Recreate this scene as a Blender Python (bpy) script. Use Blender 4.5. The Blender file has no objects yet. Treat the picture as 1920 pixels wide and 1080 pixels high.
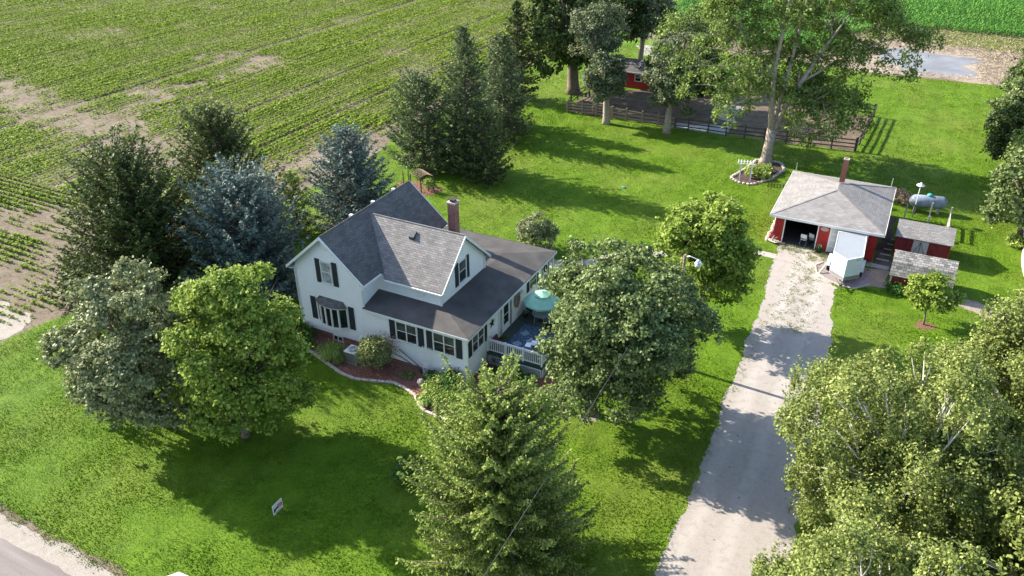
import bpy, math, random
import numpy as np
from mathutils import Vector, Matrix
from mathutils.geometry import tessellate_polygon
R = math.radians
S = bpy.context.scene
# ---------------------------------------------------------------- camera
CAM = Vector((19.479, -32.088, 28.382))
PITCH, ROLL, YAW, FPX = R(30.352), R(-0.206), R(27.29), 1476.55
F = Vector((-math.sin(YAW)*math.cos(PITCH), math.cos(YAW)*math.cos(PITCH), -math.sin(PITCH)))
RR = Vector((math.cos(YAW), math.sin(YAW), 0)); UU = RR.cross(F)
R2 = RR*math.cos(ROLL)+UU*math.sin(ROLL); U2 = -RR*math.sin(ROLL)+UU*math.cos(ROLL)
cd = bpy.data.cameras.new('camera'); cam = bpy.data.objects.new('camera', cd); S.collection.objects.link(cam)
cd.sensor_width = 36; cd.lens = FPX/1920*36; cd.clip_end = 2000; cd.clip_start = .5
m = Matrix((R2, U2, -F)).transposed().to_4x4(); m.translation = CAM; cam.matrix_world = m
S.camera = cam
# ---------------------------------------------------------------- light
SUN_EL = 30.0; SUN_AZ = 2.5      # light travels towards +x, turned a touch to -y
w = bpy.data.worlds.new('World'); S.world = w; w.use_nodes = True
nt = w.node_tree; bg = nt.nodes['Background']; sky = nt.nodes.new('ShaderNodeTexSky')
sky.sky_type = 'NISHITA'; sky.sun_disc = False; sky.sun_elevation = R(SUN_EL); sky.sun_rotation = R(270+SUN_AZ)
sky.dust_density = 1.0; sky.air_density = 1.0
nt.links.new(sky.outputs[0], bg.inputs[0]); bg.inputs[1].default_value = .138
sl = bpy.data.lights.new('sun', 'SUN'); sun = bpy.data.objects.new('sun', sl); S.collection.objects.link(sun)
sl.energy = 5.0; sl.angle = R(.5); sl.color = (1, .93, .80)
sd = Vector((math.cos(R(SUN_AZ)), -math.sin(R(SUN_AZ)), -math.tan(R(SUN_EL)))).normalized()
sun.rotation_euler = sd.to_track_quat('-Z', 'Y').to_euler()
S.view_settings.view_transform = 'Standard'; S.view_settings.look = 'None'
S.view_settings.exposure = 1.47; S.view_settings.gamma = 1
S.cycles.max_bounces = 5; S.cycles.diffuse_bounces = 3; S.cycles.transparent_max_bounces = 6
rng = np.random.default_rng(7); random.seed(7)
COL = S.collection
# ---------------------------------------------------------------- materials
def newmat(name):
    m = bpy.data.materials.new(name); m.use_nodes = True
    return m, m.node_tree, m.node_tree.nodes['Principled BSDF']
class NT:
    def __init__(s, t): s.t = t
    def n(s, typ, **k):
        x = s.t.nodes.new(typ)
        for a, b in k.items(): setattr(x, a, b)
        return x
    def l(s, a, b): s.t.links.new(a, b)
    def noise(s, vec, scale, detail=4, rough=.6):
        x = s.n('ShaderNodeTexNoise'); x.inputs['Scale'].default_value = scale
        x.inputs['Detail'].default_value = detail; x.inputs['Roughness'].default_value = rough
        if vec is not None: s.l(vec, x.inputs['Vector'])
        return x.outputs['Fac']
    def ramp(s, fac, stops):
        x = s.n('ShaderNodeValToRGB'); cr = x.color_ramp
        while len(cr.elements) < len(stops): cr.elements.new(.5)
        for e, (p, c) in zip(cr.elements, stops):
            e.position = p; e.color = (*c, 1) if not isinstance(c, (int, float)) else (c, c, c, 1)
        s.l(fac, x.inputs[0]); return x.outputs[0]
    def mix(s, fac, a, b, mode='MIX'):
        x = s.n('ShaderNodeMix'); x.data_type = 'RGBA'; x.blend_type = mode
        for i, v in ((0, fac), (6, a), (7, b)):
            if isinstance(v, (int, float)): x.inputs[i].default_value = v
            elif isinstance(v, tuple): x.inputs[i].default_value = (*v, 1)
            else: s.l(v, x.inputs[i])
        return x.outputs[2]
    def math(s, op, a, b=None, c=None):
        x = s.n('ShaderNodeMath'); x.operation = op
        for i, v in enumerate((a, b, c)):
            if v is None: continue
            if isinstance(v, (int, float)): x.inputs[i].default_value = v
            else: s.l(v, x.inputs[i])
        return x.outputs[0]
    def bump(s, h, strength, dist, bsdf):
        x = s.n('ShaderNodeBump'); x.inputs['Strength'].default_value = strength
        x.inputs['Distance'].default_value = dist; s.l(h, x.inputs['Height']); s.l(x.outputs[0], bsdf.inputs['Normal'])
    def pos(s): return s.n('ShaderNodeNewGeometry').outputs['Position']
    def obj(s): return s.n('ShaderNodeTexCoord').outputs['Object']
    def uv(s): return s.n('ShaderNodeTexCoord').outputs['UV']
def plain(name, c, rough=.6, var=.15, scale=6, bump=0, metal=0, spec=.3):
    m, t, b = newmat(name); N = NT(t)
    f = N.noise(N.obj(), scale, 5)
    lo = tuple(x*(1-var) for x in c); hi = tuple(min(1, x*(1+var)) for x in c)
    N.l(N.ramp(f, [(.3, lo), (.7, hi)]), b.inputs['Base Color'])
    b.inputs['Roughness'].default_value = rough; b.inputs['Metallic'].default_value = metal
    b.inputs['Specular IOR Level'].default_value = spec
    if bump: N.bump(N.noise(N.obj(), scale*6, 4), bump, .02, b)
    return m
def siding_mat(name, c, lap=.12):
    m, t, b = newmat(name); N = NT(t)
    sp = N.n('ShaderNodeSeparateXYZ'); N.l(N.uv(), sp.inputs[0])
    fr = N.math('FRACT', N.math('MULTIPLY', sp.outputs[1], 1/lap))
    seam = N.math('FRACT', N.math('ADD', N.math('MULTIPLY', sp.outputs[0], 1/3.6), N.math('MULTIPLY', N.math('FLOOR', N.math('MULTIPLY', sp.outputs[1], 1/lap)), .37)))
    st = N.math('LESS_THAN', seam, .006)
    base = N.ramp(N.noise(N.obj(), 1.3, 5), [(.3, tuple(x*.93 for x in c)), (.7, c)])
    lap_shade = N.math('LESS_THAN', fr, .2)  # shade line at each board lap, painted into the siding colour
    base = N.mix(N.math('MULTIPLY', N.math('MAXIMUM', lap_shade, st), .5), base, tuple(x*.45 for x in c))
    N.l(base, b.inputs['Base Color']); b.inputs['Roughness'].default_value = .5
    N.bump(N.math('SUBTRACT', 1.0, fr), .9, .018, b)
    return m
def brick_mat(name, c1, c2, mortar, bw, bh, ms=.008, bump=.4, rough=.85, wear=None):
    m, t, b = newmat(name); N = NT(t)
    x = N.n('ShaderNodeTexBrick'); N.l(N.uv(), x.inputs['Vector'])
    x.inputs['Scale'].default_value = 1; x.inputs['Brick Width'].default_value = bw; x.inputs['Row Height'].default_value = bh
    x.inputs['Mortar Size'].default_value = ms; x.inputs['Mortar Smooth'].default_value = .3; x.inputs['Bias'].default_value = 0
    x.inputs['Color1'].default_value = (*c1, 1); x.inputs['Color2'].default_value = (*c2, 1); x.inputs['Mortar'].default_value = (*mortar, 1)
    c = x.outputs['Color']
    c = N.mix(.5, c, N.ramp(N.noise(N.obj(), 1.1, 6), [(.3, .62), (.7, 1.25)]), 'MULTIPLY')
    c = N.mix(.55, c, N.ramp(N.noise(N.obj(), 38, 3), [(.3, .6), (.7, 1.35)]), 'MULTIPLY')
    N.l(c, b.inputs['Base Color']); b.inputs['Roughness'].default_value = rough
    N.bump(N.math('SUBTRACT', 1.0, x.outputs['Fac']), bump, .015, b)
    b.inputs['Specular IOR Level'].default_value = .2
    return m
def leaf_mat(name, c1, c2, c3=None, trans=.3, rough=.6, spec=.16):
    m, t, b = newmat(name); N = NT(t)
    ri = N.n('ShaderNodeNewGeometry').outputs['Random Per Island']
    n = N.noise(N.obj(), .55, 3)
    f = N.math('ADD', N.math('MULTIPLY', ri, .55), N.math('MULTIPLY', n, .45))
    stops = [(.2, c1), (.75, c2)]
    if c3: stops = [(.15, c1), (.55, c2), (.85, c3)]
    c = N.ramp(f, stops); N.l(c, b.inputs['Base Color'])
    b.inputs['Roughness'].default_value = rough; b.inputs['Specular IOR Level'].default_value = spec
    tr = N.n('ShaderNodeBsdfTranslucent'); N.l(c, tr.inputs[0])
    mx = N.n('ShaderNodeMixShader'); mx.inputs[0].default_value = trans
    N.l(b.outputs[0], mx.inputs[1]); N.l(tr.outputs[0], mx.inputs[2])
    N.l(mx.outputs[0], t.nodes['Material Output'].inputs[0])
    return m
def glass_mat(name, c, rough=.06):
    m, t, b = newmat(name); N = NT(t)
    N.l(N.ramp(N.noise(N.obj(), 1.7, 2), [(.35, tuple(x*.6 for x in c)), (.65, tuple(x*1.5 for x in c))]), b.inputs['Base Color'])
    b.inputs['Roughness'].default_value = rough; b.inputs['Specular IOR Level'].default_value = .6
    return m
M = {}
M['siding'] = siding_mat('white_lap_siding', (.86, .86, .855))
M['red_siding'] = plain('red_wood', (.30, .022, .02), .7, .25, 3, .3)
M['dark_red'] = plain('dark_red_wood', (.17, .022, .02), .75, .3, 3, .3)
M['white'] = plain('white_paint', (.70, .70, .68), .45, .06, 4)
M['white_metal'] = plain('white_panel', (.55, .57, .59), .35, .03, 1.2)
M['roof_white'] = plain('pale_metal_roof', (.27, .29, .315), .4, .05, 1.5)
M['shutter'] = plain('charcoal_shutter', (.030, .034, .042), .5, .15, 20)
M['glass'] = glass_mat('dark_glass', (.018, .022, .024))
M['glass_grey'] = glass_mat('screened_glass', (.06, .066, .068), .2)
M['blind'] = glass_mat('pale_blind_glass', (.34, .36, .36), .25)
M['shingle'] = brick_mat('grey_shingles', (.175, .165, .16), (.26, .245, .235), (.085, .08, .08), .33, .14, .010, .5)
M['shingle_main'] = brick_mat('slate_grey_shingles', (.104, .098, .092), (.15, .142, .134), (.06, .06, .07), .33, .14, .010, .5)
M['shingle_garage'] = brick_mat('light_grey_shingles', (.215, .20, .195), (.28, .265, .255), (.15, .14, .14), .33, .14, .008, .4)
M['shingle_old'] = brick_mat('mottled_grey_shingles', (.13, .125, .12), (.33, .31, .29), (.06, .06, .06), .32, .2, .014, .7)
M['brick'] = brick_mat('red_brick', (.25, .06, .04), (.34, .10, .07), (.28, .22, .19), .21, .075, .009, .4)
M['chimney_brick'] = brick_mat('dark_red_brick', (.17, .045, .035), (.30, .10, .08), (.36, .29, .25), .21, .075, .010, .4)
M['concrete'] = plain('concrete', (.36, .325, .29), .9, .2, 3, .3)
M['stone'] = plain('edging_stone', (.42, .36, .31), .9, .25, 8, .4)
M['mulch'] = plain('red_mulch', (.22, .10, .075), .95, .75, 26, .9)
M['mulch_dark'] = plain('dark_mulch', (.075, .05, .04), .95, .8, 24, .9)
M['deck'] = plain('dark_green_deck', (.045, .062, .052), .6, .2, 5)
M['fascia_green'] = plain('green_fascia', (.02, .06, .045), .5, .1, 4)
M['steel'] = plain('brushed_steel', (.55, .55, .56), .3, .06, 5, 0, .9)
M['black'] = plain('black_metal', (.02, .02, .022), .45, .2, 8)
M['darkgrey'] = plain('dark_grey', (.06, .062, .065), .6, .2, 8)
M['grey'] = plain('mid_grey', (.30, .31, .32), .6, .12, 6)
M['tank'] = plain('blue_grey_tank_paint', (.20, .235, .29), .5, .35, 2.2)
M['teal'] = plain('teal_paint', (.05, .33, .34), .5, .1, 4)
M['umb1'] = plain('sea_green_canvas', (.26, .50, .38), .8, .08, 3)
M['umb2'] = plain('dark_sea_green_canvas', (.035, .17, .14), .8, .08, 3)
M['rust'] = plain('rusty_iron', (.045, .034, .03), .8, .4, 12)
M['wood_grey'] = plain('weathered_wood', (.27, .20, .145), .85, .35, 7, .4)
M['wood_dark'] = plain('dark_fence_wood', (.09, .075, .065), .85, .35, 7, .4)
M['wood_pale'] = plain('pale_timber', (.42, .38, .33), .8, .25, 6, .3)
M['bark'] = plain('grey_brown_bark', (.16, .125, .10), .95, .4, 5, .9)
M['bark_pale'] = plain('pale_bark', (.30, .25, .20), .95, .4, 4, .9)
M['bark_white'] = plain('white_birch_bark', (.52, .49, .45), .8, .3, 6, .5)
M['purple'] = plain('dark_red_cushion', (.11, .02, .035), .9, .2, 6)
M['orange'] = plain('orange_petal', (.62, .14, .02), .7, .3, 9)
M['cream'] = plain('cream_canvas', (.36, .31, .28), .8, .12, 1.5)
M['tyre'] = plain('tyre_rubber', (.018, .018, .018), .85, .2, 10)
M['water'] = None
# leaves (base colours of the leaves themselves)
M['l_silver'] = leaf_mat('leaf_silver_maple', (.08, .105, .04), (.21, .24, .10), (.42, .45, .24), .25, .55, .25)
M['l_bright'] = leaf_mat('leaf_bright_maple', (.085, .145, .02), (.23, .32, .045), (.42, .49, .12), .38)
M['l_maple'] = leaf_mat('leaf_grey_green_maple', (.055, .09, .03), (.15, .20, .065), (.34, .40, .15), .25, .5)
M['l_yel'] = leaf_mat('leaf_light_green', (.07, .13, .025), (.13, .21, .04), (.21, .29, .06), .3)
M['l_birch'] = leaf_mat('leaf_birch', (.055, .085, .022), (.20, .25, .058), (.44, .47, .16), .34, .6)
M['l_dark'] = leaf_mat('leaf_dark_oak', (.03, .055, .018), (.075, .115, .03), (.19, .24, .06), .25)
M['l_elm'] = leaf_mat('leaf_elm', (.055, .095, .02), (.155, .225, .048), (.36, .43, .12), .35)
M['l_greywood'] = leaf_mat('leaf_grey_locust', (.055, .085, .04), (.14, .17, .08), (.30, .32, .18), .25)
M['n_cedar'] = leaf_mat('needle_dark_cedar', (.025, .044, .014), (.068, .10, .026), (.17, .20, .05), .18)
M['n_spruce'] = leaf_mat('needle_green_spruce', (.07, .115, .028), (.22, .29, .062), (.42, .49, .13), .34)
M['n_blue'] = leaf_mat('needle_blue_spruce', (.05, .085, .07), (.125, .175, .15), (.27, .33, .28), .12)
M['n_mid'] = leaf_mat('needle_mid_spruce', (.04, .066, .028), (.105, .145, .055), (.22, .27, .11), .18)
M['soy'] = leaf_mat('soybean_leaf', (.10, .165, .014), (.20, .285, .026), (.32, .40, .06), .3, .7, .08)
M['corn'] = leaf_mat('corn_leaf', (.05, .15, .02), (.09, .25, .035), (.21, .38, .07), .3)
M['grassb'] = leaf_mat('grass_blade', (.062, .130, .006), (.108, .195, .010), (.165, .25, .018), .3, .7, .08)
M['straw'] = leaf_mat('dead_stalk', (.20, .15, .09), (.36, .29, .20), (.52, .45, .34), .1)
M['weed'] = leaf_mat('weed_leaf', (.10, .15, .03), (.19, .23, .06), (.28, .27, .12), .2)
M['hosta'] = leaf_mat('hosta_leaf', (.12, .20, .03), (.30, .40, .08), (.52, .55, .20), .3)
M['lily'] = leaf_mat('lily_leaf', (.03, .09, .015), (.06, .15, .025), (.12, .22, .04), .25)
M['rose'] = leaf_mat('rose_leaf', (.07, .11, .03), (.17, .21, .06), (.38, .38, .20), .25)
M['brownleaf'] = leaf_mat('dry_leaf', (.2, .12, .08), (.34, .24, .17), (.45, .33, .25), .2)
def grass_mat():
    m, t, b = newmat('mown_lawn'); N = NT(t); p = N.pos()
    big = N.noise(p, .11, 4); mid = N.noise(p, .9, 5); fine = N.noise(p, 9, 6, .75)
    c = N.ramp(mid, [(.28, (.068, .130, .006)), (.5, (.098, .182, .008)), (.72, (.130, .218, .012))])
    c = N.mix(N.math('MULTIPLY', N.ramp(big, [(.45, 0.0), (.72, 1.0)]), .6), c, (.18, .195, .04))
    mp = N.n('ShaderNodeMapping'); mp.inputs['Scale'].default_value = (.9, .035, 1); mp.inputs['Rotation'].default_value = (0, 0, .5); N.l(p, mp.inputs[0])
    c = N.mix(.5, c, N.ramp(N.noise(mp.outputs[0], 1, 3), [(.35, .78), (.65, 1.25)]), 'MULTIPLY')
    thin = N.noise(p, .33, 6, .7); c = N.mix(N.math('MULTIPLY', N.ramp(thin, [(.60, 0.0), (.70, 1.0)]), .28), c, (.15, .155, .04))
    c = N.mix(.65, c, N.ramp(fine, [(.25, .45), (.75, 1.5)]), 'MULTIPLY')
    N.l(c, b.inputs['Base Color']); b.inputs['Roughness'].default_value = .8; b.inputs['Specular IOR Level'].default_value = .15
    N.bump(N.noise(p, 14, 5, .8), 1.0, .06, b); return m
M['lawn'] = grass_mat()
def soil_mat(name, c1, c2, c3, s=2.2, bump=.9, wave=None):
    m, t, b = newmat(name); N = NT(t); p = N.pos()
    a = N.noise(p, s*.12, 5); f = N.noise(p, s, 7, .7)
    c = N.ramp(f, [(.25, c1), (.5, c2), (.8, c3)])
    c = N.mix(N.math('MULTIPLY', N.ramp(a, [(.4, 0.0), (.7, 1.0)]), .5), c, c3)
    N.l(c, b.inputs['Base Color']); b.inputs['Roughness'].default_value = .95; b.inputs['Specular IOR Level'].default_value = .1
    N.bump(N.noise(p, s*4, 6, .75), bump, .08, b); return m
M['soil'] = soil_mat('field_soil', (.075, .055, .038), (.155, .122, .088), (.27, .225, .17))
M['paddock'] = soil_mat('paddock_dirt', (.05, .038, .026), (.11, .083, .058), (.24, .19, .145), 1.0)
M['mud'] = soil_mat('drowned_mud', (.16, .12, .09), (.27, .215, .17), (.42, .36, .29), 1.4)
M['sand'] = soil_mat('washed_sand', (.24, .205, .175), (.30, .265, .23), (.38, .345, .30), 2.2, .6)
def gravel_mat():
    m, t, b = newmat('pale_gravel'); N = NT(t); p = N.pos()
    f = N.noise(p, 30, 6, .8); a = N.noise(p, .7, 5)
    c = N.ramp(f, [(.28, (.20, .18, .165)), (.5, (.355, .315, .284)), (.75, (.48, .435, .395))])
    c = N.mix(N.math('MULTIPLY', N.ramp(a, [(.42, 0.0), (.75, 1.0)]), .4), c, (.34, .30, .275))
    sx = N.n('ShaderNodeSeparateXYZ'); N.l(p, sx.inputs[0]); wob = N.math('MULTIPLY', N.noise(p, .25, 3), 1.6)
    xx = N.math('SUBTRACT', N.math('ADD', sx.outputs[0], wob), 16.6)
    tr_ = N.math('ABSOLUTE', N.math('SUBTRACT', N.math('ABSOLUTE', xx), .85))
    c = N.mix(N.math('MULTIPLY', N.ramp(tr_, [(.15, 1.0), (.5, 0.0)]), .28), c, (.50, .465, .435))
    c = N.mix(N.math('MULTIPLY', N.ramp(N.noise(p, 2.2, 7, .75), [(.5, 0.0), (.68, 1.0)]), .45), c, (.20, .175, .15))
    v = N.n('ShaderNodeTexVoronoi'); v.inputs['Scale'].default_value = 1.1; N.l(p, v.inputs['Vector'])
    c = N.mix(N.math('MULTIPLY', N.math('LESS_THAN', v.outputs['Distance'], .055), .8), c, (.05, .045, .04))
    N.l(c, b.inputs['Base Color']); b.inputs['Roughness'].default_value = .95; b.inputs['Specular IOR Level'].default_value = .1
    N.bump(f, .8, .03, b); return m
M['gravel'] = gravel_mat()
def road_mat():
    m, t, b = newmat('worn_asphalt'); N = NT(t); p = N.pos()
    mp = N.n('ShaderNodeMapping'); mp.inputs['Scale'].default_value = (.12, 1.6, 1); N.l(p, mp.inputs[0])
    a = N.noise(mp.outputs[0], 1, 5); f = N.noise(p, 24, 6, .8)
    c = N.ramp(a, [(.3, (.13, .105, .10)), (.7, (.215, .185, .175))])
    c = N.mix(.5, c, N.ramp(f, [(.3, .7), (.7, 1.3)]), 'MULTIPLY')
    N.l(c, b.inputs['Base Color']); b.inputs['Roughness'].default_value = .9
    N.bump(f, .5, .02, b); return m
M['road'] = road_mat()
def membrane():
    m, t, b = newmat('rolled_roofing'); N = NT(t)
    sp = N.n('ShaderNodeSeparateXYZ'); N.l(N.obj(), sp.inputs[0])
    n = N.noise(N.obj(), .9, 5)
    q = N.math('FRACT', N.math('MULTIPLY', N.math('ADD', sp.outputs[1], N.math('MULTIPLY', n, .12)), 1/1.9))
    seam = N.math('LESS_THAN', q, .018)
    c = N.ramp(n, [(.3, (.056, .052, .050)), (.7, (.098, .090, .086))])
    c = N.mix(.6, c, N.ramp(N.noise(N.obj(), 30, 4), [(.3, .75), (.7, 1.25)]), 'MULTIPLY')
    c = N.mix(N.math('MULTIPLY', seam, .5), c, (.08, .07, .07))
    N.l(c, b.inputs['Base Color']); b.inputs['Roughness'].default_value = .8; b.inputs['Specular IOR Level'].default_value = .25
    N.bump(N.math('ADD', N.noise(N.obj(), 3, 4), seam), .4, .02, b); return m
M['membrane'] = membrane()
def water():
    m, t, b = newmat('standing_water'); N = NT(t)
    N.l(N.ramp(N.noise(N.pos(), .25, 5), [(.35, (.14, .12, .115)), (.7, (.24, .22, .23))]), b.inputs['Base Color'])
    b.inputs['Roughness'].default_value = .3; b.inputs['Specular IOR Level'].default_value = .3
    N.bump(N.noise(N.pos(), 3, 3), .1, .02, b); return m
M['water'] = water()
def rugm():
    m, t, b = newmat('blue_patterned_rug'); N = NT(t)
    f = N.noise(N.obj(), 9, 6, .75)
    c = N.ramp(f, [(.35, (.018, .036, .075)), (.52, (.05, .09, .15)), (.62, (.22, .27, .32))])
    N.l(c, b.inputs['Base Color']); b.inputs['Roughness'].default_value = .95; return m
M['rug'] = rugm()
def rugl():
    m, t, b = newmat('pale_blue_rug_motif'); N = NT(t)
    f = N.noise(N.obj(), 16, 6, .75)
    N.l(N.ramp(f, [(.38, (.06, .10, .16)), (.5, (.24, .30, .35)), (.7, (.42, .48, .5))]), b.inputs['Base Color']); b.inputs['Roughness'].default_value = .95; return m
M['rug_light'] = rugl()
# ---------------------------------------------------------------- mesh helpers
ORG = {}
def link(o, parent=None):
    COL.objects.link(o)
    if parent is not None: o.parent = parent; ORG[o.name] = ORG.get(parent.name, Vector((0, 0, 0)))
def tag(o, label=None, cat=None, group=None, kind=None):
    if label: o['label'] = label
    if cat: o['category'] = cat
    if group: o['group'] = group
    if kind: o['kind'] = kind
    return o
def thing(name, label, cat, loc=(0, 0, 0), group=None, rz=0):
    o = bpy.data.objects.new(name, None); COL.objects.link(o); o.location = loc; o.rotation_euler = (0, 0, rz)
    o.empty_display_size = .1
    ORG[o.name] = Vector(loc) if rz == 0 else Vector((0, 0, 0))
    return tag(o, label, cat, group)
class MB:
    def __init__(s): s.v = []; s.f = []; s.mi = []; s.m = 0
    def poly(s, pts):
        i = len(s.v); s.v += [Vector(p) for p in pts]; s.f.append(list(range(i, i+len(pts)))); s.mi.append(s.m); return s
    def box(s, x0, x1, y0, y1, z0, z1):
        return s.hexa([(x0, y0, z0), (x1, y0, z0), (x1, y1, z0), (x0, y1, z0)], [(x0, y0, z1), (x1, y0, z1), (x1, y1, z1), (x0, y1, z1)])
    def hexa(s, a, b):
        n = len(a); i = len(s.v); s.v += [Vector(p) for p in a]+[Vector(p) for p in b]
        s.f.append([i+k for k in reversed(range(n))]); s.f.append([i+n+k for k in range(n)]); s.mi += [s.m]*2
        for k in range(n):
            j = (k+1) % n; s.f.append([i+k, i+j, i+n+j, i+n+k]); s.mi.append(s.m)
        return s
    def prism(s, plan, z0, z1): return s.hexa([(x, y, z0) for x, y in plan], [(x, y, z1) for x, y in plan])
    def slab(s, top, t):      # top polygon, thickness downwards
        return s.hexa([(x, y, z-t) for x, y, z in top], top)
    def obox(s, O, u, n, u0, u1, z0, z1, n0, n1):
        O = Vector(O); u = Vector(u); n = Vector(n); Z = Vector((0, 0, 1))
        P = lambda a, b, c: O+u*a+n*b+Z*c
        return s.hexa([P(u0, n0, z0), P(u1, n0, z0), P(u1, n1, z0), P(u0, n1, z0)], [P(u0, n0, z1), P(u1, n0, z1), P(u1, n1, z1), P(u0, n1, z1)])
    def bar(s, a, b, w, h=None):   # rectangular bar between two points
        a = Vector(a); b = Vector(b); d = (b-a).normalized(); h = h or w
        up = Vector((0, 0, 1)) if abs(d.z) < .95 else Vector((1, 0, 0))
        x = d.cross(up).normalized()*w/2; y = x.cross(d).normalized()*h/2
        return s.hexa([a-x-y, a+x-y, a+x+y, a-x+y], [b-x-y, b+x-y, b+x+y, b-x+y])
    def tube(s, pts, rad, n=8, cap=True):
        pts = [Vector(p) for p in pts]; rad = rad if isinstance(rad, (list, tuple)) else [rad]*len(pts)
        i0 = len(s.v); px = None
        for k, p in enumerate(pts):
            d = (pts[min(k+1, len(pts)-1)]-pts[max(k-1, 0)]).normalized()
            if px is None: px = d.orthogonal().normalized()
            px = (px-d*px.dot(d)).normalized(); py = d.cross(px)
            for a in range(n):
                t = 2*math.pi*a/n; s.v.append(p+(px*math.cos(t)+py*math.sin(t))*rad[k])
        for k in range(len(pts)-1):
            for a in range(n):
                b = (a+1) % n; s.f.append([i0+k*n+a, i0+k*n+b, i0+(k+1)*n+b, i0+(k+1)*n+a]); s.mi.append(s.m)
        if cap:
            s.f.append([i0+a for a in reversed(range(n))]); s.f.append([i0+(len(pts)-1)*n+a for a in range(n)]); s.mi += [s.m]*2
        return s
    def lathe(s, c, prof, n=16, axis='z', sc=(1, 1)):
        c = Vector(c); i0 = len(s.v)
        for r, h in prof:
            for a in range(n):
                t = 2*math.pi*a/n; x = r*math.cos(t)*sc[0]; y = r*math.sin(t)*sc[1]
                v = {'z': Vector((x, y, h)), 'x': Vector((h, x, y)), 'y': Vector((x, h, y))}[axis]; s.v.append(c+v)
        for k in range(len(prof)-1):
            for a in range(n):
                b = (a+1) % n; s.f.append([i0+k*n+a, i0+k*n+b, i0+(k+1)*n+b, i0+(k+1)*n+a]); s.mi.append(s.m)
        s.f.append([i0+a for a in reversed(range(n))]); s.f.append([i0+(len(prof)-1)*n+a for a in range(n)]); s.mi += [s.m]*2
        return s
    def blob(s, c, r, n=8, k=6, jit=.15):
        rx, ry, rz = r if isinstance(r, tuple) else (r, r, r)
        i0 = len(s.v); c = Vector(c)
        for j in range(k+1):
            ph = math.pi*j/k
            for a in range(n):
                t = 2*math.pi*a/n; q = 1+random.uniform(-jit, jit)
                s.v.append(c+Vector((rx*math.sin(ph)*math.cos(t)*q, ry*math.sin(ph)*math.sin(t)*q, rz*math.cos(ph)*(1+random.uniform(-jit, jit)*.4))))
        for j in range(k):
            for a in range(n):
                b = (a+1) % n; s.f.append([i0+j*n+a, i0+(j+1)*n+a, i0+(j+1)*n+b, i0+j*n+b]); s.mi.append(s.m)
        return s
    def build(s, name, mats, parent=None, smooth=False, bevel=0):
        org = ORG.get(parent.name, Vector((0, 0, 0))) if parent is not None else Vector((0, 0, 0))
        me = bpy.data.meshes.new(name); me.from_pydata([v-org for v in s.v], [], s.f)
        if not isinstance(mats, (list, tuple)): mats = [mats]
        for m in mats: me.materials.append(m)
        me.polygons.foreach_set('material_index', s.mi)
        me.update()
        uvl = me.uv_layers.new(name='UVMap'); Z = Vector((0, 0, 1)); uv = []
        for p in me.polygons:
            n = p.normal; u = Z.cross(n)
            u = Vector((1, 0, 0)) if u.length < .05 else u.normalized()
            v = n.cross(u)
            for vi in p.vertices:
                q = me.vertices[vi].co+org; uv += [q.dot(u), q.dot(v)]
        uvl.data.foreach_set('uv', uv)
        if smooth: me.shade_smooth()
        o = bpy.data.objects.new(name, me); link(o, parent)
        if bevel:
            b = o.modifiers.new('bevel', 'BEVEL'); b.width = bevel; b.segments = 2; b.limit_method = 'ANGLE'
        return o
def one(name, mb, mats, label, cat, group=None, kind=None, smooth=False, bevel=0):
    return tag(mb.build(name, mats, None, smooth, bevel), label, cat, group, kind)
def npmesh(name, V, nv, mat, parent=None, org=None):
    """V: (n, nv, 3) faces with own vertices"""
    if parent is not None: org = np.array(ORG.get(parent.name, (0, 0, 0)))
    V = V-(org if org is not None else 0); n = len(V)
    me = bpy.data.meshes.new(name); me.vertices.add(n*nv); me.loops.add(n*nv); me.polygons.add(n)
    me.vertices.foreach_set('co', V.reshape(-1).astype(np.float32))
    me.loops.foreach_set('vertex_index', np.arange(n*nv, dtype=np.int32))
    me.polygons.foreach_set('loop_start', np.arange(0, n*nv, nv, dtype=np.int32))
    me.materials.append(mat); me.update(calc_edges=True)
    o = bpy.data.objects.new(name, me); link(o, parent); return o
def unit(a): return a/np.maximum(np.linalg.norm(a, axis=1, keepdims=True), 1e-6)
def leaves(P, D, N, L, W):
    """leaf quads (diamond-ish) at P, length dir D, normal N"""
    D = unit(D); X = unit(np.cross(D, N)); n = len(P)
    L = (np.zeros(n)+L)[:, None]; W = (np.zeros(n)+W)[:, None]
    return np.stack([P-D*L*.5, P+X*W*.5-D*L*.05, P+D*L*.5, P-X*W*.5-D*L*.05], 1)
def rdir(n):
    return unit(rng.normal(size=(n, 3)))
def inpoly(P, poly):
    x, y = P[:, 0], P[:, 1]; c = np.zeros(len(P), bool); n = len(poly)
    for i in range(n):
        x0, y0 = poly[i]; x1, y1 = poly[(i+1) % n]
        t = ((y0 > y) != (y1 > y)); xi = (x1-x0)*(y-y0)/((y1-y0) if y1 != y0 else 1e-9)+x0
        c ^= t & (x < xi)
    return c
def inview(P, mx=260):
    d = P-np.array(CAM); z = d@np.array(F); x = 960+FPX*(d@np.array(R2))/z; y = 540-FPX*(d@np.array(U2))/z
    return (z > 0) & (x > -mx) & (x < 1920+mx) & (y > -mx) & (y < 1080+mx)
def rough_poly(poly, j, step=.5):
    out = []
    for i in range(len(poly)):
        a = np.array(poly[i], float); b = np.array(poly[(i+1) % len(poly)], float); L = np.linalg.norm(b-a)
        k = max(1, int(L/step)); nrm = np.array([-(b-a)[1], (b-a)[0]])/max(L, 1e-6)
        for q in range(k):
            w1 = sum(math.sin((q*step+i*3.7)*f_+p_*2.1+i)*am for f_, p_, am in ((.9, 1, .9), (2.3, 2, .6), (5.1, 3, .35))); out.append(tuple(a+(b-a)*q/k+nrm*(j*w1+random.gauss(0, j*.35) if q else 0)))
    return out
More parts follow.
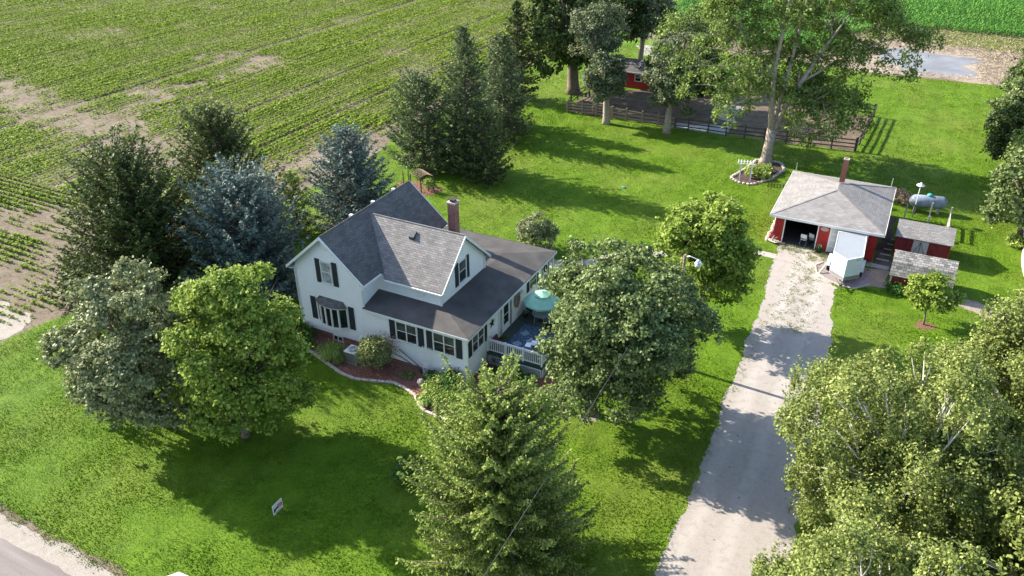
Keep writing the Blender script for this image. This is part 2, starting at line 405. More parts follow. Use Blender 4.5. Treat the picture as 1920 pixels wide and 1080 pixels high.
def sheet(name, poly, z, mat, j=0, step=.5, kind='structure', label=None, cat=None, parent=None):
    pl = rough_poly(poly, j, step) if j else poly
    pts = [Vector((x, y, z)) for x, y in pl]; tr = tessellate_polygon([pts])
    mb = MB(); mb.v = pts
    for t in tr:
        a, b, c = [pts[i] for i in t]
        if (b-a).cross(c-a).z < 0: t = (t[0], t[2], t[1])
        mb.f.append(list(t)); mb.mi.append(0)
    return tag(mb.build(name, mat, parent), label, cat, kind=kind)
# ---------------------------------------------------------------- setting
sheet('ground', [(-700, -700), (700, -700), (700, 900), (-700, 900)], -.006, M['soil'])
LAWN = [(-28.2, -18.9), (75, -18.9), (75, 83.6), (28.8, 83.8), (13, 82.6), (8, 84), (-9, 86), (-21, 88), (-22.5, 124), (-27.5, 124), (-28.6, 88), (-28.6, 60), (-28.8, 35), (-27.2, 29), (-27.6, 15), (-28, -6), (-28.8, -9)]
sheet('lawn', LAWN, .004, M['lawn'], .12, .6)
DRIVE = [(14.4, -19.2), (14.3, -8.4), (14.2, -2), (14.15, 1.3), (13.95, 4.1), (13.85, 8.7), (13.6, 15.3), (13.2, 22.2), (13.0, 24.4), (12.95, 26.7), (16.8, 26.7), (16.7, 24.6), (16.3, 23.4), (17.7, 21.6), (18.3, 15.5), (18.9, 9), (19.3, 0), (19.6, -8), (20.2, -19.2)]
sheet('gravel_driveway', DRIVE, .016, M['gravel'], .11, .16)
sheet('road', [(-300, -20.1), (-300, -26.6), (300, -26.6), (300, -20.1)], .012, M['road'], .06, .6)
sheet('road_shoulder', [(-300, -19.15), (-300, -20.25), (300, -20.25), (300, -19.15)], .008, M['sand'], .12, .5)
for dx in (0, .55, 1.0, 1.5):
    tag(MB().box(-15.6+dx*.5, -15.3+dx*.5, -21.4-dx*.28, -21.28-dx*.28, .016, .02).build('road_marking', M['white']), kind='structure')
sheet('washed_sand_patch', [(-29.0, -12), (-36, -12.5), (-37, -8.4), (-33.5, -6.6), (-30.2, -6.8), (-28.9, -9)], .003, M['sand'], .3, .5)
sheet('drowned_ground', [(8.5, 84.6), (13, 83), (18.3, 83.8), (24.6, 83.6), (30, 84.2), (34, 93), (38, 106), (33, 111), (22, 112), (15, 112), (10, 104), (7.5, 93)], .007, M['mud'], .5, 1.0)
sheet('pond_water', [(13.8, 96.5), (15.3, 99), (18.2, 98.6), (22, 97.5), (26.5, 97.6), (27.4, 95), (24.4, 92.6), (26.2, 89.8), (26.6, 87.3), (23.3, 86.2), (18.4, 85.7), (16.2, 88.8), (14, 90.6)], .012, M['water'], .3, .8)
sheet('paddock_dirt', [(-15.2, 49.7), (15.5, 50.8), (16.1, 63.4), (6, 63.6), (-3, 67), (-9, 62.5), (-15.6, 60), (-16.2, 54)], .008, M['paddock'], .25, .7)
sheet('concrete_apron', [(-3.1, 49.9), (2.9, 49.9), (2.8, 52.9), (-2.9, 51.9)], .016, M['grey'], .08, .5)
sheet('concrete_slab', [(-.9, 60), (2.2, 61.0), (2.8, 54.2), (.2, 55.2)], .016, M['concrete'], .25, .5)
sheet('footpath', [(10.2, 24.75), (13.05, 24.75), (13.05, 23.9), (10.3, 23.95), (2.5, 18.4), (0.3, 15.6), (-1.6, 14.9), (-2.2, 16.1), (-.2, 16.7), (2.0, 19.4)], .012, M['concrete'], .03, .5)
sheet('side_path', [(20.9, 26.5), (18.6, 26.5), (18.6, 25.9), (20.9, 25.8)], .02, M['concrete'], .03, .4)
sheet('yard_slab', [(19.75, 25.6), (24.8, 26.4), (25.2, 27.9), (20.7, 28.2), (20.7, 36.0), (20.1, 36.0), (19.75, 27)], .010, M['paddock'], .1, .5)
sheet('worn_ground', [(18.8, 22.3), (21.0, 22.9), (21.0, 25.6), (19, 25.6)], .009, M['mud'], .2, .4)
sheet('worn_track', [(25.0, 22.9), (29.2, 20.9), (29.6, 22.6), (25.2, 24.4)], .009, M['mud'], .3, .4)
sheet('mown_strip', [(-18.9, 83.9), (-11.8, 86), (-10, 82.9), (-16.4, 78)], .009, M['concrete'], .3, .5)
# ---------------------------------------------------------------- vegetation meshes
def ellips_lobes(c, r, rz, n, k, seed):
    g = np.random.default_rng(seed); n = int(n*1.7); i = np.arange(n)+.5
    ph = np.arccos(1-1.86*i/n); th = math.pi*(1+5**.5)*i+g.uniform(0, 6)
    d = np.stack([np.sin(ph)*np.cos(th), np.sin(ph)*np.sin(th), np.cos(ph)], 1); d = unit(d+g.normal(size=(n, 3))*.12)
    hz = np.linalg.norm(d[:, :2], axis=1); low = d[:, 2] < 0; d[low, :2] *= (np.maximum(hz, .86)/np.maximum(hz, .05))[low][:, None]
    lr = k*r*g.uniform(.42, .95, n)
    C = np.array(c)+d*np.array([r, r, rz])*(1-lr/r*.85)[:, None]*g.uniform(.72, 1.13, n)[:, None]
    m = max(4, n//5); e = unit(g.normal(size=(m, 3))); C2 = np.array(c)+e*np.array([r, r, rz])*g.uniform(.1, .5, m)[:, None]
    return np.vstack([C, C2]), np.append(lr, k*r*g.uniform(.9, 1.3, m))
def crown_pts(lobes, lr, c, ntuft, nleaf, sig, seed):
    g = np.random.default_rng(seed+1); ntuft = int(ntuft*.72); nleaf = max(8, int(nleaf*1.5)); sig = sig*.88
    w_ = lr**2; k = g.choice(len(lr), ntuft, p=w_/w_.sum())
    out = unit(lobes[k]-np.array(c)+1e-3)
    d = unit(unit(g.normal(size=(ntuft, 3)))+out*.5+np.array([0, 0, .3]))
    q = g.uniform(.6, 1.0, ntuft)**.7+(g.uniform(size=ntuft) > .9)*g.uniform(0, .45, ntuft)
    T = lobes[k]+d*(lr[k]*q)[:, None]*np.array([1, 1, .9])
    P = np.repeat(T, nleaf, 0)+g.normal(size=(ntuft*nleaf, 3))*(sig*np.repeat(g.uniform(.55, 1.35, ntuft), nleaf))[:, None]*np.array([1, 1, .5])
    O = np.repeat(d, nleaf, 0)
    return T, P, O, g
def leafset(P, O, g, L, W, up=.45, rnd=.8):
    n = len(P); N = unit(O*.5+np.array([0, 0, up])+g.normal(size=(n, 3))*rnd*.6)
    D = unit(np.cross(N, unit(g.normal(size=(n, 3))))+np.array([0, 0, -.25]))
    s = g.uniform(.65, 1.3, n); return leaves(P, D, N, L*s, W*s)
def limbs(mb, base, top, lobes, r0, seed, n=6, bend=.5, sub=2):
    g = random.Random(seed); base = Vector(base); top = Vector(top)
    mb.tube([base+Vector((0, 0, -.1)), base+(top-base)*.12, base.lerp(top, .5)+Vector((g.uniform(-.1, .1), g.uniform(-.1, .1), 0)), top], [r0*1.35, r0, r0*.8, r0*.62], 9)
    for c in lobes:
        c = Vector(c); t = g.uniform(.55, .98); s = base.lerp(top, t); d = c-s
        mid = s+d*.5+Vector((g.uniform(-1, 1)*bend*.5, g.uniform(-1, 1)*bend*.5, g.uniform(0, 1)*bend))
        r = r0*.42*g.uniform(.7, 1.1)
        mb.tube([s, s.lerp(mid, .5)+Vector((0, 0, -.1)), mid, c], [r, r*.8, r*.6, r*.22], 6)
        for q in range(sub):
            e = c+Vector((g.uniform(-1, 1), g.uniform(-1, 1), g.uniform(-.6, .3)))*min(.7, d.length*.2)
            mb.tube([mid.lerp(c, .4), mid.lerp(e, .7), e], [r*.4, r*.25, r*.1], 5)
def decid(name, label, base, c, r, rz, mat, bark='bark', nl=16, k=.42, nt_=900, nleaf=18, sig=.22, L=.2, W=.15, seed=1, trunk=.28, up=.45, fork=None, group=None, lobes_extra=None, cat='tree', droop=0):
    base = (base[0], base[1], 0); t = thing(name, label, cat, base, group)
    lo, lr = ellips_lobes(c, r, rz, nl, k, seed)
    if lobes_extra:
        for (x, y, z, q) in lobes_extra: lo = np.vstack([lo, [x, y, z]]); lr = np.append(lr, q)
    T, P, O, g = crown_pts(lo, lr, c, nt_, nleaf, sig, seed)
    if droop:
        q = g.uniform(0, 1, len(P)); m_ = len(P)//len(T); P = np.repeat(T, m_, 0)+(P-np.repeat(T, m_, 0))*(1-.55*q)[:, None]; P[:, 2] -= q*droop
    P[:, 2] = np.maximum(P[:, 2], .25)
    npmesh('crown', leafset(P, O, g, L, W, up), 4, M[mat], t)
    mb = MB(); top = fork or (base[0]*.35+c[0]*.65, base[1]*.35+c[1]*.65, c[2]-rz*.15)
    limbs(mb, base, top, lo, trunk, seed); mb.build('trunk', M[bark], t, True)
    return t
def conifer(name, label, base, h, Rb, mat, seed=1, zb=.4, prof=.8, dens=1.0, droop=.25, tip=.0, L=.2, W=.08, ragged=.25, group=None, bark='bark', weep=.15, cat='tree', step=.42, tw=.2):
    """whorls of boughs, each a fan of twigs set with short needle sprays"""
    g = np.random.default_rng(seed); bx, by = base; t = thing(name, label, cat, (bx, by, 0), group)
    mb = MB(); mb.tube([(bx, by, -.1), (bx, by, h*.4), (bx, by, h*.97)], [.026*h, .017*h, .01], 8)
    B = []; z = zb
    while z < h-.08:
        u = (z-zb)/(h-zb); Rz = Rb*(1-u**1.2)**prof
        if u < .12: Rz *= .85+.15*u/.12
        nb = max(4, int((3.6+Rz*1.55)*dens)); a0 = g.uniform(0, 6.28)
        for b in range(nb):
            a = a0+2*math.pi*b/nb+g.normal()*.25
            Lb = max(.22, Rz*(1+.10*g.normal()-ragged*g.uniform(0, 1)**2+(.28*ragged if g.uniform() > .85 else 0)))
            rise = tip+.62*u**1.3-droop*(1-u)+g.normal()*.06
            B.append((a, Lb, z+g.uniform(-.22, .22), rise))
        z += step*g.uniform(.75, 1.2)*(1.15-.55*u)
    Ps = []; Ds = []
    for (a, Lb, zz, rise) in B:
        d = np.array([math.cos(a), math.sin(a), 0.]); side = np.array([-d[1], d[0], 0.])
        f = lambda s_: np.array([bx, by, zz])+d*(Lb*s_)[:, None]+np.array([0, 0, 1.])*(Lb*(rise*s_-.10*np.sin(s_*3.1)+.16*s_**3))[:, None]
        nd = max(3, int(Lb*.85/tw)); s_ = np.linspace(.18, 1, nd)
        C = f(s_)
        if Lb > .9: mb.tube([(bx, by, zz), tuple(C[nd//2]), tuple(C[-1])], [.045, .03, .008], 4, False)
        for sg in (-1, 1):
            tl_ = np.clip((.16+.42*(1-s_**1.5)*Lb*.62), .14, 1.15)*g.uniform(.65, 1.2, nd)
            m_ = np.maximum(2, (tl_/(L*.55)).astype(int)); idx = np.repeat(np.arange(nd), m_)
            tt = (np.arange(len(idx))-np.repeat(np.cumsum(m_)-m_, m_)+.5)/np.repeat(m_, m_)
            dirv = d*.75+side*sg*.8; dirv /= np.linalg.norm(dirv)
            P = C[idx]+dirv*(tl_[idx]*tt)[:, None]; P[:, 2] -= weep*tl_[idx]*tt**1.5*1.6
            P += g.normal(size=P.shape)*L*.22
            Dv = dirv+np.array([0, 0, -weep*tt.mean()*1.5+.12])+g.normal(size=P.shape)*.5
            Ps.append(P); Ds.append(Dv)
        P = f(np.linspace(.3, 1.02, nd*3))+g.normal(size=(nd*3, 3))*L*.25; Ps.append(P); Ds.append(d+np.array([0, 0, .3])+g.normal(size=P.shape)*.5)
    P = np.vstack(Ps); D = np.vstack(Ds); n = len(P); P[:, 2] = np.maximum(P[:, 2], .12)
    N = unit(np.array([0, 0, .55])+g.normal(size=(n, 3))*.75); sc = g.uniform(.7, 1.35, n)
    npmesh('foliage', leaves(P, D, N, L*sc, W*sc), 4, M[mat], t)
    mb.build('trunk', M[bark], t, True)
    return t
# ---------------------------------------------------------------- house
HX0, HX1 = -12.28, -7.24; RX, RZ, SL = -9.76, 7.52, .877
house = thing('farmhouse', 'white two storey farmhouse with steep grey shingled gables and a low wraparound roof', 'house', (0, 0, 0))
SX, SY = Vector((1, 0, 0)), Vector((0, 1, 0))
def window(par, O, u, n, w_, z0, z1, lights=1, hung=True, top='glass_grey', bot='glass', fr=.07, label=None, name='window'):
    mb = MB(); c = w_/lights
    mb.obox(O, u, n, -w_/2-fr, w_/2+fr, z1, z1+fr, .002, .07); mb.obox(O, u, n, -w_/2-fr-.03, w_/2+fr+.03, z0-fr, z0, .002, .10)
    for k in range(lights+1):
        x = -w_/2+k*c; e = fr if k in (0, lights) else fr*.9
        a, b = (x-fr, x) if k == 0 else ((x, x+fr) if k == lights else (x-e/2, x+e/2))
        mb.obox(O, u, n, a, b, z0, z1, .002, .068)
    f = mb.build(name, M['white'], par)
    if label: f['label'] = label
    for k in range(lights):
        a = -w_/2+k*c+(.001 if k == 0 else fr*.45); b = -w_/2+(k+1)*c-(.001 if k == lights-1 else fr*.45)
        zm = z0+(z1-z0)*.52
        if hung:
            MB().obox(O, u, n, a, b, zm+.02, z1, .002, .03).build('pane', M[top], f)
            MB().obox(O, u, n, a, b, z0, zm-.02, .002, .02).build('pane', M[bot], f)
            MB().obox(O, u, n, a, b, zm-.02, zm+.02, .003, .045).build('sash_bar', M['white'], f)
        else: MB().obox(O, u, n, a, b, z0, z1, .002, .02).build('pane', M[bot], f)
    return f
def shutter(par, O, u, n, x0, x1, z0, z1):
    mb = MB(); mb.obox(O, u, n, x0, x1, z0, z1, .002, .03)
    for a, b in ((z0, z0+.06), (z1-.06, z1), ((z0+z1)/2-.03, (z0+z1)/2+.03)): mb.obox(O, u, n, x0, x1, a, b, .031, .045)
    mb.obox(O, u, n, x0, x0+.04, z0+.061, z1-.061, .031, .045); mb.obox(O, u, n, x1-.04, x1, z0+.061, z1-.061, .031, .045)
    k = z0+.09
    while k < z1-.09:
        if abs(k-(z0+z1)/2) > .05: mb.obox(O, u, n, x0+.045, x1-.045, k, k+.02, .031, .038)
        k += .055
    return mb.build('shutter', M['shutter'], par)
def gz(x): return RZ-.13-SL*abs(x-RX)
# walls
mb = MB(); prof = [(HX0, .45), (HX1, .45), (HX1, gz(HX1)), (RX, gz(RX)), (HX0, gz(HX0))]
mb.hexa([(x, 9.0, z) for x, z in prof], [(x, 0, z) for x, z in prof]); mb.build('wall', M['siding'], house)
MB().box(HX0+.03, HX1-.01, .03, 8.97, -.3, .449).build('foundation', M['brick'], house)['label'] = 'red brick foundation below the white siding'
MB().box(HX1+.002, 0, 0, 11.2, -.1, 3.05).build('wall', M['siding'], house)
MB().box(-11.9, HX1-.02, 9.003, 11.2, -.1, 3.05).build('wall', M['siding'], house)
wy0, wy1, wyr, WZ = 1.64, 7.0, 4.32, 7.22; WS = .907
mb = MB(); pr = [(wy0, 3.0), (wy1, 3.0), (wy1, WZ-.13-WS*(wy1-wyr)), (wyr, WZ-.13), (wy0, WZ-.13-WS*(wyr-wy0))]
mb.hexa([(-7.4, y, z) for y, z in pr], [(-2.69, y, z) for y, z in pr]); mb.build('wall', M['siding'], house)
# main roof
def roofpoly(pts, t, mat, name='roof'): return MB().slab(pts, t).build(name, mat, house)
e = 2.92; ze = RZ-SL*e
r1 = roofpoly([(RX, -.3, RZ), (RX+e, -.3, ze), (RX+e, 9.3, ze), (RX, 9.3, RZ)], .10, M['shingle_main'])
r1b = roofpoly([(RX-e, -.3, ze), (RX, -.3, RZ), (RX, 9.3, RZ), (RX-e, 9.3, ze)], .10, M['shingle_main'])
rc = MB().tube([(RX, -.28, RZ+.0), (RX, 9.28, RZ+.0)], .045, 8).build('ridge_cap', M['shingle_main'], r1)
for y in (3.1, 5.4, 7.7):   # pale roof vents on the far slope just behind the ridge
    MB().box(RX-.40, RX-.18, y, y+.2, RZ-.3, RZ-.05).build('roof_vent', M['white'], r1b)
for y0, y1 in ((-.36, -.301), (9.301, 9.36)):
    mb = MB()
    for s in (-1, 1):
        a = (RX, RZ+.01); b = (RX+s*(e+.02), ze+.01-.018)
        q = [(a[0], a[1]), (b[0], b[1]), (b[0], b[1]-.2), (a[0], a[1]-.2)]
        if s < 0: q = q[::-1]
        mb.hexa([(x, y1, z) for x, z in q][::-1], [(x, y0, z) for x, z in q][::-1])
    mb.build('rake_board', M['white'], house)
MB().box(RX+e-.02, RX+e+.09, -.3, 1.45, ze-.16, ze-.04).build('gutter', M['white'], house)
MB().box(RX-e-.09, RX-e+.02, -.3, 9.3, ze-.16, ze-.04).build('gutter', M['white'], house)
for s in (-1, 1):
    x0, x1 = sorted((RX+s*2.53, RX+s*(e-.01))); MB().box(x0, x1, -.29, 9.29, ze-.20, ze-.165).build('soffit', M['white'], house)
# wing (cross gable) roof
XO = -2.45; ye = 1.44; we = WZ-WS*(wyr-ye); vx = lambda z: RX+(RZ-z)/SL-.15
w1 = roofpoly([(vx(we), ye, we+.006), (XO, ye, we+.006), (XO, wyr, WZ+.006), (vx(WZ), wyr, WZ+.006)], .10, M['shingle'])
y2 = 2*wyr-ye; roofpoly([(vx(WZ), wyr, WZ+.006), (XO, wyr, WZ+.006), (XO, y2+.12, we-.1), (vx(we), y2+.12, we-.1)], .10, M['shingle'])
MB().tube([(-9.2, wyr, WZ+.01), (XO, wyr, WZ+.01)], .045, 8).build('ridge_cap', M['shingle'], w1)
mb = MB()
for s, yy, zz in ((-1, ye-.02, we), (1, y2+.14, we-.11)):
    q = [(wyr, WZ+.016), (yy, zz+.01), (yy, zz-.19), (wyr, WZ-.184)]
    if s > 0: q = q[::-1]
    mb.hexa([(XO+.001, y, z) for y, z in q][::-1], [(XO+.06, y, z) for y, z in q][::-1])
mb.build('rake_board', M['white'], house)
MB().box(-6.7, XO, ye-.09, ye+.02, we-.15, we-.04).build('gutter', M['white'], house)
for y in (wy0-.02, wy1-.1): MB().box(-2.75, -2.62, y, y+.12, 3.62, we-.12).build('corner_board', M['white'], house)
mb = MB(); mb.box(-6.05, -5.75, 4.75, 5.05, 6.55, 6.80); mb.box(-6.10, -5.70, 4.70, 5.10, 6.801, 6.84); mb.v = [Vector((v.x, v.y-1.35, v.z-.60+.03)) for v in mb.v]
rv = MB().hexa([(-6.0, 3.55, 6.45), (-5.65, 3.55, 6.45), (-5.65, 3.95, 6.8), (-6.0, 3.95, 6.8)], [(-6.0, 3.48, 6.72), (-5.65, 3.48, 6.72), (-5.65, 3.9, 6.98), (-6.0, 3.9, 6.98)]).build('roof_vent', M['darkgrey'], w1)
# low wraparound roof
ZE, ZI = 3.2, 3.66
A = (.16, -.14, ZE); B = (-2.60, 1.72, ZI); Cc = (.16, 11.96, ZE); D = (-2.60, 9.2, ZI)
A0 = (HX1+.002, -.14, ZE); B0 = (HX1+.002, 1.72, ZI); C0 = (-12.2, 11.96, ZE); D0 = (-12.2, 9.2, ZI)
lo = MB()
for q in ([A0, A, B, B0], [A, Cc, D, B], [Cc, C0, D0, D], [B0, B, D, (HX1+.002, 9.2, ZI)]):
    lo.poly(q)
lo.poly([(HX1+.002, -.14, ZE-.12), (HX1+.002, 11.96, ZE-.12), (.16, 11.96, ZE-.12), (.16, -.14, ZE-.12)])
low = lo.build('low_roof', M['membrane'], house)
mb = MB(); mb.box(HX1+.002, .17, -.17, -.142, ZE-.14, ZE+.012); mb.box(.162, .19, -.17, 11.99, ZE-.14, ZE+.012); mb.box(-12.2, .19, 11.962, 11.99, ZE-.14, ZE+.012)
mb.build('drip_edge', M['darkgrey'], low)
mb = MB(); mb.box(HX1+.002, .17, -.20, -.172, ZE-.17, ZE-.02); mb.box(.192, .22, -.20, 11.99, ZE-.17, ZE-.03); mb.box(-12.2, .22, 11.992, 12.02, ZE-.17, ZE-.03)
mb.build('fascia', M['white'], house)
MB().box(-7.2, .15, .001, .10, 3.051, 3.10).build('frieze_board', M['white'], house)
MB().box(-.05, .04, 11.85, 11.95, 0, 3.06).build('porch_post', M['white'], house)
# corner boards and downspouts
for (x, y, z0, z1) in ((HX0-.02, -.02, .45, 5.0), (-.07, -.02, 0, 3.04), (-.05, 11.13, .9, 3.04)):
    MB().box(x, x+.09, y, y+.09, z0, z1).build('corner_board', M['white'], house)
mb = MB(); mb.tube([(RX+e+.03, -.22, ze-.12), (RX+e+.0, -.12, ze-.35), (HX1+.03, -.07, ze-.5), (HX1+.03, -.07, 3.5), (HX1+.12, -.08, 3.3)], .045, 6); mb.build('downspout', M['white'], house)
mb = MB(); mb.tube([(.16, -.16, ZE-.2), (.06, -.08, ZE-.4), (.06, -.08, .18), (.12, -.15, .1), (.75, -.75, .05)], .045, 6); mb.build('downspout', M['white'], house)
mb = MB(); mb.tube([(HX0-.05, .05, 4.9), (HX0-.05, -.05, 4.7), (HX0-.05, -.05, .3)], .04, 6); mb.build('downspout', M['white'], house)
mb = MB(); mb.tube([(.18, 11.02, ZE-.2), (.06, 11.05, ZE-.4), (.06, 11.05, 1.0)], .04, 6); mb.build('downspout', M['grey'], house)
# gable peak ornaments
for O_, n_ in (((RX, 0, 6.78), -SY), ((-2.69, wyr, 6.5), SX)):
    mb = MB(); mb.lathe(O_, [(.02, .0), (.27, .002), (.27, .06), (.02, .06)] if n_ == SX else [(.02, -.06), (.27, -.06), (.27, -.002), (.02, 0)], 20, 'x' if n_ == SX else 'y')
    mb.build('gable_vent', M['white'], house)
# upper front window
O0 = Vector((0, 0, 0))
window(house, Vector((-9.78, 0, 0)), SX, -SY, .72, 4.25, 5.68, 1, True, 'blind', 'blind', .06, 'tall upstairs window with pale blinds')
shutter(house, Vector((-9.78, 0, 0)), SX, -SY, -.82, -.47, 4.15, 5.80); shutter(house, Vector((-9.78, 0, 0)), SX, -SY, .47, .82, 4.15, 5.80)
# basement window
bw = window(house, Vector((-9.57, .03, 0)), SX, -SY, .66, .04, .38, 2, False, fr=.06, label='small basement window in the brick foundation')
# sunroom windows
for c_ in (-4.18, -1.55):
    window(house, Vector((c_, 0, 0)), SX, -SY, 1.40, 1.62, 2.88, 2)
    shutter(house, Vector((c_, 0, 0)), SX, -SY, -1.22, -.82, 1.55, 2.95); shutter(house, Vector((c_, 0, 0)), SX, -SY, .82, 1.22, 1.55, 2.95)
window(house, Vector((0, 1.22, 0)), SY, SX, 1.30, 1.72, 2.88, 2)
shutter(house, Vector((0, 1.22, 0)), SY, SX, -1.10, -.74, 1.65, 2.95); shutter(house, Vector((0, 1.22, 0)), SY, SX, .74, 1.10, 1.65, 2.95)
window(house, Vector((0, 8.62, 0)), SY, SX, .95, 2.10, 2.95, 1)
shutter(house, Vector((0, 8.62, 0)), SY, SX, -.86, -.55, 2.02, 3.02); shutter(house, Vector((0, 8.62, 0)), SY, SX, .55, .86, 2.02, 3.02)
window(house, Vector((-2.69, 4.17, 0)), SY, SX, .82, 4.12, 5.52, 1)
shutter(house, Vector((-2.69, 4.17, 0)), SY, SX, -.84, -.48, 4.03, 5.60); shutter(house, Vector((-2.69, 4.17, 0)), SY, SX, .48, .84, 4.03, 5.60)
# oval window
mb = MB(); mb.lathe((-4.14, wy0, 4.15), [(.30, -.002), (.30, -.06), (.20, -.06), (.20, -.03)], 20, 'y', (1, .9)); ov = mb.build('oval_window', M['white'], house)
MB().lathe((-4.14, wy0, 4.15), [(.20, -.002), (.20, -.028), (.01, -.029)], 20, 'y', (1, .9)).build('pane', M['glass'], ov)
# bay window
bx, by = -9.72, .42; pts = []
for k in range(6):
    t = -1+2*k/5; pts.append((bx+t*1.16, -by*(1-t*t)**.8-.02 if abs(t) < 1 else -.02))
mb = MB()
P0 = [(x, y) for x, y in pts]
def band(mb, z0, z1, grow=0):
    pl = [(bx+(x-bx)*(1+grow), y-grow*.8) for x, y in P0]
    pl = [(pl[0][0], -.002)]+pl[1:-1]+[(pl[-1][0], -.002)]
    mb.hexa([(x, y, z0) for x, y in pl], [(x, y, z1) for x, y in pl])
band(mb, 1.18, 1.32, .03); band(mb, 2.66, 2.76, .03)
for x, y in P0: mb.box(x-.045, x+.045, min(y-.045, -.05), min(y+.045, -.003), 1.32, 2.66)
bay = mb.build('bay_window', M['white'], house); bay['label'] = 'bowed five light bay window with a small dark shingled roof'
for k in range(5):
    (x0, y0), (x1, y1) = P0[k], P0[k+1]; d = Vector((x1-x0, y1-y0, 0)).normalized(); n = Vector((d.y, -d.x, 0))
    MB().obox((x0, y0+.01, 0), d, n, .05, (Vector((x1-x0, y1-y0)).length)-.05, 1.33, 2.65, -.04, -.015).build('pane', M['glass'], bay)
mb = MB(); pl = [(bx+(x-bx)*1.08, y-.09) for x, y in P0]; ap = [(bx+(x-bx)*.80, -.004) for x, y in P0]
for k in range(5): mb.poly([(*pl[k], 2.765), (*pl[k+1], 2.765), (*ap[k+1], 3.12), (*ap[k], 3.12)])
mb.build('bay_roof', M['shingle_main'], bay)
O_ = Vector((bx, 0, 0)); shutter(house, O_, SX, -SY, -1.68, -1.28, 1.28, 2.92); shutter(house, O_, SX, -SY, 1.28, 1.68, 1.28, 2.92)
# deck doors
mb = MB()
for a, b in ((3.84, 3.94), (4.24, 4.32), (5.22, 5.30), (5.52, 5.60)): mb.box(.002, .06, a, b, .95, 3.02)
mb.box(.002, .06, 3.84, 5.60, 2.94, 3.04); dr = mb.build('door', M['white'], house); dr['label'] = 'white glazed deck door with narrow sidelights'
MB().box(.003, .045, 4.32, 5.22, .95, 2.93).build('door_panel', M['white'], dr)
MB().box(.046, .052, 4.46, 5.08, 1.45, 2.85).build('pane', M['glass'], dr); MB().box(.053, .062, 4.46, 5.08, 2.12, 2.17).build('sash_bar', M['white'], dr)
MB().box(.003, .03, 3.95, 4.23, .95, 2.93).build('sidelight', M['blind'], dr); MB().box(.003, .03, 5.31, 5.51, .95, 2.93).build('sidelight', M['glass_grey'], dr)
MB().tube([(.06, 4.39, 1.85), (.12, 4.39, 1.85), (.12, 4.39, 1.95)], .018, 6).build('handle', M['steel'], dr)
mb = MB(); mb.lathe((.06, 6.95, 2.62), [(.03, -.1), (.09, -.06), (.11, .04), (.05, .12)], 12); mb.box(.002, .06, 6.92, 6.98, 2.6, 2.68); mb.build('wall_lamp', M['white'], house)
# chimney
ch = MB().box(-6.24, -5.70, 8.45, 9.02, 3.3, 6.88).build('chimney', M['chimney_brick'], house)
MB().box(-6.29, -5.65, 8.40, 9.07, 6.881, 6.99).build('chimney_cap', M['stone'], ch)
MB().box(-6.12, -5.82, 8.57, 8.90, 6.991, 7.14).build('flue', M['rust'], ch); MB().box(-6.22, -5.72, 8.47, 9.0, 7.141, 7.18).build('flue_cover', M['rust'], ch)
# utility bits on the east wall
mb = MB(); mb.box(.002, .16, 9.85, 10.25, 1.15, 1.75); mb.box(.002, .12, 10.45, 10.75, 1.2, 1.9); mb.tube([(.05, 10.05, 1.75), (.05, 10.05, 3.0)], .025, 6); mb.build('meter_box', M['grey'], house)
# ---- things on the wall
star = MB(); pts = []
for k in range(10):
    a = math.pi/2+k*math.pi/5; r = .40 if k % 2 == 0 else .155; pts.append((3.0+r*math.cos(a), 2.45+r*math.sin(a)))
cn = (.09, 3.0, 2.45)
for k in range(10):
    a, b = pts[k], pts[(k+1) % 10]; star.poly([cn, (.02, *a), (.02, *b)]); star.poly([(.02, *b), (.02, *a), (.005, 3, 2.45)])
one('wall_star', star, M['rust'], 'dark metal barn star on the white wall left of the deck door', 'star')
mb = MB()
for k in range(26):
    a = 2*math.pi*k/26; mb.blob((.07, 6.27+.30*math.cos(a), 2.38+.50*math.sin(a)), (.07, .10, .11), 6, 4, .3)
for k in range(14): mb.blob((.05, 6.27+random.uniform(-.2, .2), 2.38+random.uniform(-.35, .35)), (.05, .09, .1), 6, 4, .3)
one('wreath', mb, M['wood_grey'], 'large oval twig wreath on the wall right of the deck door', 'wreath')
t = thing('hose_reel', 'dark garden hose coiled on the wall near the far corner of the house', 'hose', (.1, 10.5, 2.55))
mb = MB()
for q in range(3): mb.tube([(.08+q*.03, 10.4+.2*math.cos(a), 2.6+.26*math.sin(a)) for a in np.linspace(0, 6.28, 17)], .02, 5)
mb.build('hose', M['black'], t); MB().box(.003, .07, 10.33, 10.47, 2.52, 2.68).build('bracket', M['grey'], t)
